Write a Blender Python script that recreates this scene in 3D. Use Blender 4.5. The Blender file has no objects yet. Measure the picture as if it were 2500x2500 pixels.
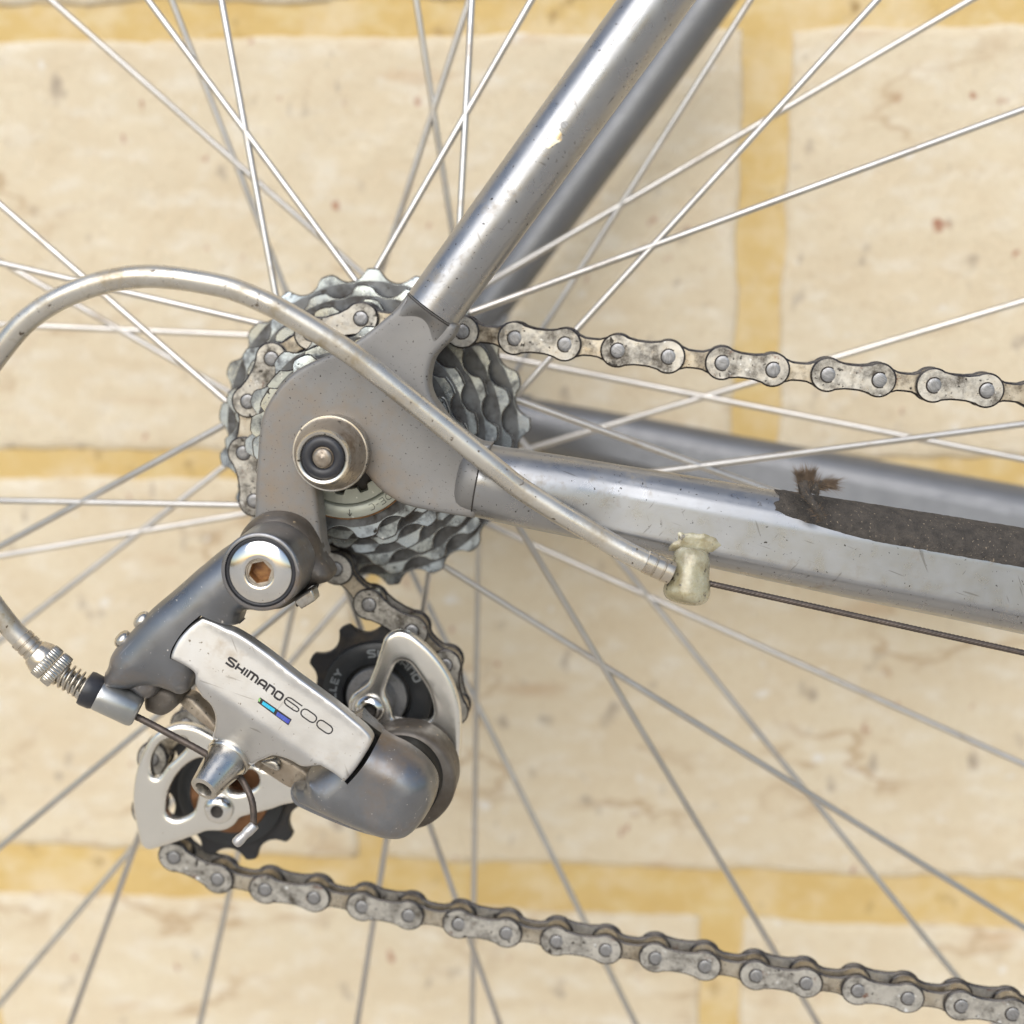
import bpy, bmesh, math, random
import numpy as np
from mathutils import Vector, Matrix, noise
from mathutils.geometry import delaunay_2d_cdt
random.seed(7)
S = bpy.context.scene
COL = S.collection
MM = 0.001

# ------------------------------------------------------------------ camera
FPX = 3110.0                                  # focal length in photograph pixels (2500 wide)
YAW, PITCH = math.radians(4.5), math.radians(9.6)
FW = Vector((-math.sin(YAW)*math.cos(PITCH), math.cos(YAW)*math.cos(PITCH), -math.sin(PITCH)))
RT = Vector((math.cos(YAW), math.sin(YAW), 0))
UP = RT.cross(FW)
D0 = 301.0                                    # mm from lens to the axle end, along the view axis
CAM = -(FW*D0 + RT*((817-1250)/FPX*D0) + UP*((1250-1101)/FPX*D0))
cd = bpy.data.cameras.new('camera')
cd.sensor_width = 36; cd.lens = FPX/2500*36
cd.clip_start = 0.01; cd.clip_end = 100
cd.dof.use_dof = True; cd.dof.focus_distance = 0.302; cd.dof.aperture_fstop = 8.0
cam = bpy.data.objects.new('camera', cd); COL.objects.link(cam)
rot = Matrix((RT, UP, -FW)).transposed()
cam.matrix_world = Matrix.Translation(CAM*MM) @ rot.to_4x4()
S.camera = cam

# ------------------------------------------------------------------ light
w = bpy.data.worlds.new('World'); S.world = w; w.use_nodes = True
nt = w.node_tree; nt.nodes.clear()
out = nt.nodes.new('ShaderNodeOutputWorld'); bg = nt.nodes.new('ShaderNodeBackground')
sky = nt.nodes.new('ShaderNodeTexSky'); sky.sky_type = 'NISHITA'; sky.sun_disc = False
SUN_EL, SUN_AZ = math.radians(38), math.radians(190)    # azimuth clockwise from +Y: behind the camera, to the left
sky.sun_elevation = SUN_EL; sky.sun_rotation = SUN_AZ
sky.air_density = 1.2; sky.dust_density = 1.5; sky.ozone_density = 1.0
bg.inputs['Strength'].default_value = 0.08
nt.links.new(sky.outputs[0], bg.inputs[0]); nt.links.new(bg.outputs[0], out.inputs[0])
sl = bpy.data.lights.new('sun', 'SUN'); sl.energy = 1.5; sl.angle = math.radians(60); sl.color = (1, .98, .95)
so = bpy.data.objects.new('sun', sl); COL.objects.link(so)
sd = Vector((math.sin(SUN_AZ)*math.cos(SUN_EL), math.cos(SUN_AZ)*math.cos(SUN_EL), math.sin(SUN_EL)))
so.rotation_euler = sd.to_track_quat('Z', 'Y').to_euler()
S.render.engine = 'CYCLES'; S.cycles.max_bounces = 4; S.cycles.diffuse_bounces = 2; S.cycles.glossy_bounces = 3
vs = S.view_settings
vs.view_transform = 'Standard'; vs.look = 'None'; vs.gamma = 1; vs.use_curve_mapping = False
vs.exposure = 0.8

# ------------------------------------------------------------------ measuring helpers
def P(px, py, Y):
    """point of the world plane y = Y (mm) seen at a pixel of the photograph"""
    d = FW + RT*((px-1250)/FPX) + UP*((1250-py)/FPX)
    return CAM + d*((Y-CAM.y)/d.y)
def depth(v): return (v-CAM).dot(FW)
def ppm(v): return FPX/depth(v)               # pixels per mm at a point
def Z(reg, pts):
    x0, y0, s = reg
    return [(x0+p[0]*s, y0+p[1]*s)+tuple(p[2:]) for p in pts]
A=(500,600,.41408); B=(0,1200,.41408); C=(500,1200,.41408); D=(300,1500,.36232); E=(1100,700,.41408)
F=(1700,700,.46584); H=(900,0,.5176); J=(0,500,.56926); O=(500,1400,.20704); T=(780,1180,.21739)
V=(300,1700,.2588); W=(700,1480,.24845); X=(0,1450,.2588); AA=(650,1700,.2588); AB=(1500,1250,.20704); AC=(1850,1100,.33644)

# ------------------------------------------------------------------ mesh helpers (mm in, metres out)
def link(name, me, parent=None, mats=()):
    o = bpy.data.objects.new(name, me); COL.objects.link(o)
    for m in mats: me.materials.append(m)
    if parent: o.parent = parent
    return o
def mesh(name, verts, faces, mats, parent=None, smooth=True, sharp=40, fmat=None):
    me = bpy.data.meshes.new(name)
    me.from_pydata([(v[0]*MM, v[1]*MM, v[2]*MM) for v in verts], [], faces)
    me.update()
    bm = bmesh.new(); bm.from_mesh(me); bmesh.ops.recalc_face_normals(bm, faces=bm.faces); bm.to_mesh(me); bm.free()
    if smooth:
        me.polygons.foreach_set('use_smooth', [True]*len(me.polygons))
        me.set_sharp_from_angle(angle=math.radians(sharp))
    if fmat: me.polygons.foreach_set('material_index', fmat)
    if not isinstance(mats, (list, tuple)): mats = [mats]
    return link(name, me, parent, mats)
def smooth2(pts, sub=5, closed=True):
    """Catmull-Rom through pts; a third entry marks a hard corner"""
    n = len(pts); out = []
    def g(i): return pts[i % n] if closed else pts[max(0, min(n-1, i))]
    for i in range(n if closed else n-1):
        p0, p1, p2, p3 = [np.array(g(i+k)[:2], float) for k in (-1, 0, 1, 2)]
        if len(g(i)) > 2: p0 = p1*2-p2 if False else p1-(p2-p1)*.3
        if len(g(i+1)) > 2: p3 = p2+(p2-p1)*.3
        for k in range(sub):
            t = k/sub
            out.append(tuple(.5*((2*p1)+(-p0+p2)*t+(2*p0-5*p1+4*p2-p3)*t*t+(-p0+3*p1-3*p2+p3)*t**3)))
    if not closed: out.append(tuple(pts[-1][:2]))
    return out
def spline3(pts, sub=8):
    n = len(pts); out = []
    for i in range(n-1):
        p0, p1, p2, p3 = [Vector(pts[max(0, min(n-1, i+k))]) for k in (-1, 0, 1, 2)]
        for k in range(sub):
            t = k/sub
            out.append(.5*((2*p1)+(p2-p0)*t+(2*p0-5*p1+4*p2-p3)*t*t+(3*p1-p0-3*p2+p3)*t**3))
    out.append(Vector(pts[-1])); return out
def inside(poly, q):
    x, y = q[:, 0], q[:, 1]; r = np.zeros(len(q), bool); n = len(poly)
    for i in range(n):
        x1, y1 = poly[i]; x2, y2 = poly[(i+1) % n]
        if y1 == y2: continue
        c = ((y1 > y) != (y2 > y)) & (x < (x2-x1)*(y-y1)/(y2-y1)+x1)
        r ^= c
    return r
def dist(poly, q, mask=None):
    best = np.full(len(q), 1e9); n = len(poly)
    for i in range(n):
        if mask is not None and not mask[i]: continue
        a = np.array(poly[i]); b = np.array(poly[(i+1) % n]); ab = b-a; L = ab@ab
        if L < 1e-12: continue
        t = np.clip(((q-a)@ab)/L, 0, 1)
        best = np.minimum(best, np.hypot(*(q-(a+t[:, None]*ab)).T))
    return best
def slab_geo(loops, Y0, back, rise=1.0, r=1.5, res=1.5, extra=None, rings=4, mask=None):
    """solid from outlines in (x,z) mm: contour at Y0, rounded front rising to Y0-rise, back face at Y0+back"""
    loops = [[tuple(map(float, p)) for p in l] for l in loops]
    pts = []; edges = []
    for l in loops:
        b = len(pts); pts += l
        edges += [(b+i, b+(i+1) % len(l)) for i in range(len(l))]
    nb = len(pts)
    xs = np.array(loops[0]); lo = xs.min(0); hi = xs.max(0)
    gx = np.arange(lo[0], hi[0], res); gz = np.arange(lo[1], hi[1], res*.866)
    g = [(x+(.5*res if j % 2 else 0), z) for j, z in enumerate(gz) for x in gx]
    q = np.array(g)
    rr = []
    for li, l in enumerate(loops):
        a = np.array(l); nx = np.roll(a, -1, 0)-np.roll(a, 1, 0)
        nn = np.stack([-nx[:, 1], nx[:, 0]], 1); nn /= np.maximum(np.linalg.norm(nn, axis=1), 1e-9)[:, None]
        for k in range(1, rings+1):
            dd = r*(1-math.cos(k/rings*math.pi/2)) if rings > 1 else r
            if dd < .03: dd = .03
            for s in (1, -1):
                c = a+nn*s*dd
                m = inside(loops[0], c)
                for h in loops[1:]: m &= ~inside(h, c)
                d = np.min([dist(L, c) for L in loops], 0)
                rr.append(c[m & (d > dd*.93)])
    def ok(q, dmin):
        m = inside(loops[0], q)
        for h in loops[1:]: m &= ~inside(h, q)
        d = np.min([dist(L, q) for L in loops], 0)
        return q[m & (d > dmin)]
    q = ok(q, r*1.05+res*.25)
    allp = np.concatenate([np.array(pts)]+rr+[q]) if rr else np.concatenate([np.array(pts), q])
    vo, eo, fo, ov, oe, of = delaunay_2d_cdt([Vector(p) for p in allp], edges, [], 0, 1e-5)
    vo = np.array([(v.x, v.y) for v in vo])
    tri = [f for f in fo]
    cen = np.array([vo[list(f)].mean(0) for f in tri])
    m = inside(loops[0], cen)
    for h in loops[1:]: m &= ~inside(h, cen)
    tri = [tuple(f) for f, k in zip(tri, m) if k]
    d = np.min([dist(L, vo, mask if li == 0 else None) for li, L in enumerate(loops)], 0)
    u = np.clip(1-d/r, 0, 1)
    y = Y0-rise*np.sqrt(np.maximum(0, 1-u*u))
    if extra is not None:
        e = np.array([extra(p[0], p[1]) for p in vo]); y = y+e
    verts = [(p[0], yy, p[1]) for p, yy in zip(vo, y)]
    # boundary edges -> side wall and back face
    cnt = {}
    for f in tri:
        for i in range(3):
            a, b = f[i], f[(i+1) % 3]; cnt.setdefault((min(a, b), max(a, b)), []).append((a, b))
    faces = list(tri); bmap = {}
    def bk(i):
        if i not in bmap:
            bmap[i] = len(verts); verts.append((vo[i][0], Y0+back, vo[i][1]))
        return bmap[i]
    ns = len(faces)
    for k, v in cnt.items():
        if len(v) == 1:
            a, b = v[0]; faces.append((b, a, bk(a), bk(b)))
    nside = len(faces)-ns
    faces2 = []
    for f in tri:                              # flat back, mirrored triangulation
        def bb(i):
            return bk(i)
        faces2.append((bb(f[2]), bb(f[1]), bb(f[0])))
    faces += faces2
    return verts, faces, ns, nside
def px_loop(pts, Y, sub=5, crisp=(), rise=0):
    n = len(pts); Yc = lambda i: Y-(rise if any(a <= i % n <= b for a, b in crisp) else 0)
    return [(v.x, v.z) for v in (P(p[0], p[1], Yc(k//sub)+(Yc(k//sub+1)-Yc(k//sub))*(k % sub)/sub) for k, p in enumerate(smooth2(pts, sub)))]
def slab(name, pts, Y0, back, mats, parent, rise=1.0, r=1.5, res=1.5, holes=(), extra=None, sub=5, sharp=40, rings=4, crisp=()):
    loops = [px_loop(pts, Y0, sub, crisp, rise)]+[px_loop(h, Y0, sub) for h in holes]
    mask = None
    if crisp: mask = [not any(a <= i//sub < b for a, b in crisp) for i in range(len(loops[0]))]
    v, f, ns, nd = slab_geo(loops, Y0, back, rise, r, res, extra, rings, mask)
    return mesh(name, v, f, mats, parent, sharp=sharp)
def frame_of(axis):
    a = Vector(axis).normalized(); t = Vector((0, 0, 1)) if abs(a.z) < .9 else Vector((1, 0, 0))
    u = a.cross(t).normalized(); return a, u, a.cross(u).normalized()
def lathe_geo(c, axis, prof, seg=40, wob=None):
    """prof: (distance along axis, radius)"""
    a, u, v = frame_of(axis); c = Vector(c); vs = []; fs = []
    for i, (h, r) in enumerate(prof):
        for k in range(seg):
            t = 2*math.pi*k/seg; rr = r*(wob(t, i) if wob else 1)
            vs.append(c+a*h+(u*math.cos(t)+v*math.sin(t))*rr)
    for i in range(len(prof)-1):
        for k in range(seg):
            fs.append((i*seg+k, i*seg+(k+1) % seg, (i+1)*seg+(k+1) % seg, (i+1)*seg+k))
    if prof[0][1] > 1e-6: fs.append(tuple(range(seg))[::-1])
    if prof[-1][1] > 1e-6: fs.append(tuple((len(prof)-1)*seg+k for k in range(seg)))
    return vs, fs
def lathe(name, c, axis, prof, mat, parent, seg=40, wob=None, sharp=35):
    prof = [(h, max(r, 1e-3)) for h, r in prof]
    v, f = lathe_geo(c, axis, prof, seg, wob); return mesh(name, v, f, mat, parent, sharp=sharp)
def ring_geo(c, axis, prof, seg=40, wob=None):
    """closed profile swept round (a ring with a hole)"""
    a, u, v = frame_of(axis); c = Vector(c); vs = []; fs = []; n = len(prof)
    for i, (h, r) in enumerate(prof):
        for k in range(seg):
            t = 2*math.pi*k/seg; rr = r*(wob(t, i) if wob else 1)
            vs.append(c+a*h+(u*math.cos(t)+v*math.sin(t))*rr)
    for i in range(n):
        j = (i+1) % n
        for k in range(seg):
            fs.append((i*seg+k, i*seg+(k+1) % seg, j*seg+(k+1) % seg, j*seg+k))
    return vs, fs
def ring(name, c, axis, prof, mat, parent, seg=48, wob=None, sharp=35):
    v, f = ring_geo(c, axis, prof, seg, wob); return mesh(name, v, f, mat, parent, sharp=sharp)
def tube_geo(path, rad, seg=16, twist=0, lobes=0, amp=0, cap=True):
    path = [Vector(p) for p in path]; n = len(path); vs = []; fs = []
    t0 = (path[1]-path[0]).normalized(); _, u, _ = frame_of(t0); L = 0
    for i, p in enumerate(path):
        t = (path[min(i+1, n-1)]-path[max(i-1, 0)]).normalized()
        u = (u-t*u.dot(t)).normalized(); v = t.cross(u)
        if i: L += (p-path[i-1]).length
        r = rad[i] if isinstance(rad, (list, tuple)) else rad
        for k in range(seg):
            a = 2*math.pi*k/seg
            rr = r*(1+amp*(abs(math.cos(lobes*.5*(a+twist*L)))-.6)) if lobes else r
            vs.append(p+(u*math.cos(a)+v*math.sin(a))*rr)
    for i in range(n-1):
        for k in range(seg):
            fs.append((i*seg+k, i*seg+(k+1) % seg, (i+1)*seg+(k+1) % seg, (i+1)*seg+k))
    if cap: fs += [tuple(range(seg))[::-1], tuple((n-1)*seg+k for k in range(seg))]
    return vs, fs
def tube(name, path, rad, mat, parent, seg=20, **k):
    v, f = tube_geo(path, rad, seg, **k); return mesh(name, v, f, mat, parent, sharp=60)
def join(*gs):
    vs = []; fs = []
    for v, f in gs:
        b = len(vs); vs += list(v); fs += [tuple(i+b for i in q) for q in f]
    return vs, fs

# ------------------------------------------------------------------ materials
def material(name, col, col2=None, metal=0.0, rough=.4, rvar=.12, scale=60, specks=0, speck_col=(.03, .025, .02), speck_scale=900,
             dirt=0, dirt_col=(.12, .08, .045), dirt_scale=45, bump=0.0, bump_scale=900, stretch=None, coat=0, sss=0, rust=0, bright=0, scratch=0, scratch_col=(.8, .8, .8)):
    m = bpy.data.materials.new(name); m.use_nodes = True; n = m.node_tree; L = n.links.new
    b = n.nodes['Principled BSDF']
    tc = n.nodes.new('ShaderNodeTexCoord'); oi = n.nodes.new('ShaderNodeObjectInfo')
    off = n.nodes.new('ShaderNodeVectorMath'); off.operation = 'MULTIPLY_ADD'
    comb = n.nodes.new('ShaderNodeCombineXYZ')
    for k in range(3): L(oi.outputs['Random'], comb.inputs[k])
    sc = n.nodes.new('ShaderNodeVectorMath'); sc.operation = 'SCALE'; sc.inputs['Scale'].default_value = 3.7
    L(comb.outputs[0], sc.inputs[0])
    add = n.nodes.new('ShaderNodeVectorMath'); add.operation = 'ADD'
    L(tc.outputs['Object'], add.inputs[0]); L(sc.outputs[0], add.inputs[1])
    n.nodes.remove(off)
    def nz(scale, detail=4, rgh=.6, st=None, dist=0):
        t = n.nodes.new('ShaderNodeTexNoise'); t.inputs['Scale'].default_value = scale; t.inputs['Detail'].default_value = detail
        t.inputs['Roughness'].default_value = rgh; t.inputs['Distortion'].default_value = dist
        if st:
            mp = n.nodes.new('ShaderNodeMapping'); mp.vector_type = 'TEXTURE'; mp.inputs['Scale'].default_value = tuple(1/q for q in st[0]); mp.inputs['Rotation'].default_value = st[1]
            L(add.outputs[0], mp.inputs[0]); L(mp.outputs[0], t.inputs['Vector'])
        else: L(add.outputs[0], t.inputs['Vector'])
        return t.outputs['Fac']
    def ramp(f, a, c):
        r = n.nodes.new('ShaderNodeMapRange'); r.inputs[1].default_value = a; r.inputs[2].default_value = c
        L(f, r.inputs[0]); return r.outputs[0]
    def mix(f, a, c):
        x = n.nodes.new('ShaderNodeMix'); x.data_type = 'RGBA'
        if isinstance(f, (int, float)): x.inputs[0].default_value = f
        else: L(f, x.inputs[0])
        for s, v in ((6, a), (7, c)):
            if isinstance(v, tuple): x.inputs[s].default_value = v+(1,)
            else: L(v, x.inputs[s])
        return x.outputs[2]
    c = mix(ramp(nz(scale, 3, .6, stretch), .32, .68), col, col2 or tuple(v*.75 for v in col))
    met = None; dm = None
    if dirt:
        dm = ramp(nz(dirt_scale, 5, .72, None, 0), .62-dirt*.35, .78-dirt*.25)
        c = mix(dm, c, dirt_col)
    if rust:
        rm = ramp(nz(240, 6, .7), .66-rust*.15, .72)
        c = mix(rm, c, (.16, .05, .02))
    sm = None
    if specks:
        sm = ramp(nz(speck_scale, 3, .5), .74-specks*.16, .77-specks*.14)
        c = mix(sm, c, speck_col)
    if bright:
        bm_ = ramp(nz(420, 4, .6), .68-bright*.1, .72)
        c = mix(bm_, c, (.85, .86, .86))
    for ang_, sc_ in (((.7, 900), (-.35, 760), (1.9, 820)) if scratch else ()):
        s_ = ramp(nz(sc_, 2, .5, ((1, 1, .07), (0, ang_, 0))), .735-scratch*.07, .765-scratch*.05)
        f_ = n.nodes.new('ShaderNodeMath'); f_.operation = 'MULTIPLY'; f_.inputs[1].default_value = .6; L(s_, f_.inputs[0])
        c = mix(f_.outputs[0], c, scratch_col)
    L(c, b.inputs['Base Color'])
    b.inputs['Metallic'].default_value = metal
    if metal and (dm is not None or sm is not None):
        v = None
        for q in (dm, sm):
            if q is None: continue
            if v is None: v = q
            else:
                mx = n.nodes.new('ShaderNodeMath'); mx.operation = 'MAXIMUM'; L(v, mx.inputs[0]); L(q, mx.inputs[1]); v = mx.outputs[0]
        r = n.nodes.new('ShaderNodeMapRange'); r.inputs[3].default_value = metal; r.inputs[4].default_value = metal*.25; L(v, r.inputs[0]); L(r.outputs[0], b.inputs['Metallic'])
    rr = n.nodes.new('ShaderNodeMapRange'); rr.inputs[1].default_value = .3; rr.inputs[2].default_value = .7
    rr.inputs[3].default_value = max(.03, rough-rvar); rr.inputs[4].default_value = min(1, rough+rvar)
    L(nz(scale*2.3, 2, .65, stretch), rr.inputs[0]); L(rr.outputs[0], b.inputs['Roughness'])
    if bump:
        bp = n.nodes.new('ShaderNodeBump'); bp.inputs['Strength'].default_value = 1; bp.inputs['Distance'].default_value = bump*MM
        L(nz(bump_scale, 4, .6, stretch), bp.inputs['Height']); L(bp.outputs[0], b.inputs['Normal'])
    if coat: b.inputs['Coat Weight'].default_value = coat; b.inputs['Coat Roughness'].default_value = .12
    if sss:
        b.inputs['Subsurface Weight'].default_value = sss; b.inputs['Subsurface Radius'].default_value = (.004, .003, .0015); b.inputs['Subsurface Scale'].default_value = .6
    return m
M = {}
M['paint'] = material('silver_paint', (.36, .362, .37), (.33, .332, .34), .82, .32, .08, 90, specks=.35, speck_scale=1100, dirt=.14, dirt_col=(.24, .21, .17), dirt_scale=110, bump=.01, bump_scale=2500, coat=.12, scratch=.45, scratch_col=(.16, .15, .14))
M['paint_shaded'] = material('silver_paint_shaded', (.20, .205, .215), (.18, .185, .195), .65, .45, .06, 90)  # darker copy of the silver paint, shade of the far side painted in
M['dropout'] = material('dull_dropout', (.24, .235, .23), (.205, .2, .195), .45, .46, .08, 70, specks=.55, speck_scale=1500, dirt=.2, dirt_col=(.24, .19, .14), dirt_scale=30, bump=.02, bump_scale=3200)
M['seam'] = material('dark_seam', (.035, .03, .027), None, 0, .7)
M['stainless'] = material('stainless_spoke', (.60, .585, .565), (.50, .485, .465), 1, .35, .06, 60, dirt=.12, dirt_col=(.35, .28, .2), dirt_scale=40)
M['housing'] = material('silver_cable_housing', (.60, .58, .53), (.50, .47, .42), .75, .30, .1, 55, specks=.5, speck_col=(.1, .075, .05), speck_scale=650, dirt=.34, dirt_col=(.28, .22, .13), dirt_scale=70, bump=.02, bump_scale=1500, coat=.3)
M['ferrule'] = material('nickel_ferrule', (.62, .57, .49), (.48, .43, .36), .9, .3, .1, 90, specks=.3, dirt=.25, dirt_col=(.2, .14, .08))
M['chrome'] = material('bright_chrome', (.80, .79, .77), (.72, .71, .69), 1, .14, .06, 60, specks=.25, speck_col=(.2, .15, .1), bump=.0, bump_scale=700)
M['chrome_dull'] = material('dull_chrome', (.66, .64, .6), (.48, .45, .4), 1, .27, .1, 90, specks=.4, speck_scale=700, dirt=.3, dirt_col=(.2, .15, .09), bump=.01)
M['nut_side'] = material('brown_grimed_nut', (.5, .45, .38), (.36, .31, .26), .85, .36, .1, 120, specks=.5, dirt=.45, dirt_col=(.13, .09, .055), dirt_scale=140)
M['rubber'] = material('black_rubber', (.018, .02, .026), (.03, .03, .035), 0, .38, .1, 200, bump=.01)
M['plastic'] = material('black_plastic', (.018, .018, .02), (.011, .011, .013), 0, .42, .1, 150, dirt=.25, dirt_col=(.06, .045, .03))
M['pulley_face'] = material('dark_grey_pulley', (.020, .022, .025), (.015, .017, .019), 0, .4, .08, 200)
M['white_print'] = material('grey_print', (.26, .28, .29), None, 0, .6)
M['pewter'] = material('pewter_alloy', (.25, .258, .276), (.21, .217, .232), .9, .33, .07, 55, specks=.22, speck_col=(.55, .52, .48), speck_scale=1100, dirt=.3, dirt_col=(.17, .13, .095), dirt_scale=34, bump=.018, bump_scale=2600, scratch=.4, scratch_col=(.36, .36, .37))
M['pewter_dirty'] = material('grimed_pewter', (.17, .155, .14), (.10, .085, .07), .6, .5, .12, 110, specks=.45, speck_col=(.3, .23, .15), speck_scale=800, dirt=.5, dirt_col=(.07, .05, .032), dirt_scale=70, bump=.05, bump_scale=1400)
M['plate'] = material('satin_silver_plate', (.62, .617, .612), (.57, .567, .562), .9, .38, .06, 80, specks=.3, speck_col=(.2, .17, .13), speck_scale=950, dirt=.12, dirt_col=(.4, .33, .24), bump=.012, bump_scale=2600, scratch=.5, scratch_col=(.3, .28, .26))
M['cage'] = material('polished_cage', (.82, .80, .755), (.77, .75, .70), .95, .25, .03, 40, specks=.08, speck_col=(.3, .24, .16))
M['link_tan'] = material('dirty_link', (.50, .44, .36), (.32, .26, .2), .7, .45, .1, 120, specks=.5, dirt=.42, dirt_col=(.12, .085, .05), dirt_scale=110)
M['lug'] = material('bare_alloy_lug', (.45, .46, .46), (.36, .37, .37), .9, .33, .07, 90, specks=.3, speck_col=(.75, .74, .72), dirt=.15, dirt_col=(.15, .12, .09))
M['chain_face'] = material('chain_plate_face', (.64, .62, .57), (.48, .46, .42), .78, .36, .1, 300, specks=.6, speck_scale=620, dirt=.52, dirt_col=(.075, .064, .05), dirt_scale=190, bump=.03, bump_scale=1200, rust=.25, bright=.3)
M['chain_edge'] = material('oily_chain_edge', (.014, .013, .016), (.04, .032, .026), .2, .28, .12, 260, bump=.05, bump_scale=900)
M['chain_inner'] = material('chain_inner_plate', (.62, .575, .49), (.42, .36, .27), .85, .34, .1, 200, specks=.4, dirt=.4, dirt_col=(.07, .05, .03), dirt_scale=150, rust=.2)
M['pin'] = material('chain_pin', (.36, .36, .37), (.22, .22, .22), .8, .45, .1, 700, specks=.3, stretch=((1, 1, 6), (0, .9, 0)), bump=.04, bump_scale=500)
M['cog'] = material('zinc_sprocket', (.52, .60, .68), (.50, .53, .50), .95, .27, .08, 24, specks=.35, speck_scale=500, dirt=.42, dirt_col=(.045, .042, .045), dirt_scale=150, bump=.015, bump_scale=1500, bright=.15)
M['cog_root'] = material('grimed_shaded_root', (.19, .2, .21), (.10, .105, .11), .6, .38, .1, 150, specks=.4, speck_scale=500, dirt=.5, dirt_col=(.035, .03, .027), dirt_scale=130)  # root grime, with shade between the sprockets painted into its dark colour
M['cog_land'] = material('worn_tooth_land', (.66, .67, .68), (.45, .45, .45), .85, .32, .1, 300, specks=.5, speck_scale=700)
M['cog_tip'] = material('worn_tooth_edge', (.30, .29, .28), (.06, .055, .05), .7, .36, .1, 260, specks=.4, speck_scale=500, dirt=.4, dirt_col=(.06, .05, .04), dirt_scale=200, bright=.9)
M['spacer'] = material('black_grime_spacer', (.03, .026, .022), (.05, .04, .03), .1, .55, .2, 200, bump=.2, bump_scale=700)
M['lockring'] = material('greenish_lockring', (.52, .54, .475), (.45, .465, .4), .55, .48, .08, 120, specks=.4, speck_col=(.8, .8, .75), speck_scale=1100, dirt=.2, dirt_col=(.25, .17, .09))
M['resin'] = material('yellowed_resin_lump', (.30, .265, .155), (.42, .40, .30), .1, .3, .15, 170, specks=.6, speck_col=(.10, .085, .06), speck_scale=520, dirt=.5, dirt_col=(.22, .18, .1), dirt_scale=200, bump=.35, bump_scale=260, coat=.5, sss=.25)
M['wire'] = material('rusty_inner_cable', (.12, .095, .08), (.075, .062, .055), .55, .5, .1, 400, specks=.3)
M['alu_tip'] = material('crimped_aluminium', (.55, .54, .54), (.42, .41, .41), .8, .42, .1, 500, specks=.3, bump=.06, bump_scale=800)
M['rust'] = material('rusty_socket', (.34, .17, .055), (.15, .06, .02), .1, .45, .15, 500, specks=.4, speck_col=(.1, .02, .01), bump=.1, bump_scale=900)
M['felt'] = material('matted_brown_felt', (.085, .073, .062), (.045, .04, .036), 0, .95, .04, 420, specks=.5, speck_col=(.26, .21, .155), speck_scale=1700, bump=.9, bump_scale=1500)
M['fibre'] = material('brown_fibre', (.17, .12, .08), (.09, .066, .047), 0, .9, .05, 400)
M['print'] = material('black_print', (.016, .014, .018), None, 0, .45)
M['cyan'] = material('cyan_foil', (.03, .42, .72), (.06, .55, .78), .4, .3, .1, 1500, stretch=((1, 1, .15), (0, .6, 0)))
M['violet'] = material('violet_foil', (.06, .06, .42), (.09, .14, .5), .4, .3, .1, 1500, stretch=((1, 1, .15), (0, .6, 0)))
M['green'] = material('green_foil', (.3, .6, .2), None, .3, .35)
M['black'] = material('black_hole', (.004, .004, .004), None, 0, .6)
M['copper'] = material('brown_bushing', (.26, .13, .06), (.13, .06, .03), .6, .4, .1, 200)
M['hub'] = material('hub_alloy', (.45, .45, .46), (.36, .36, .36), .9, .35)
M['ground'] = material('pale_paving', (.56, .52, .455), (.51, .47, .41), 0, .9, .05, 8, bump=.6, bump_scale=300)
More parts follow.
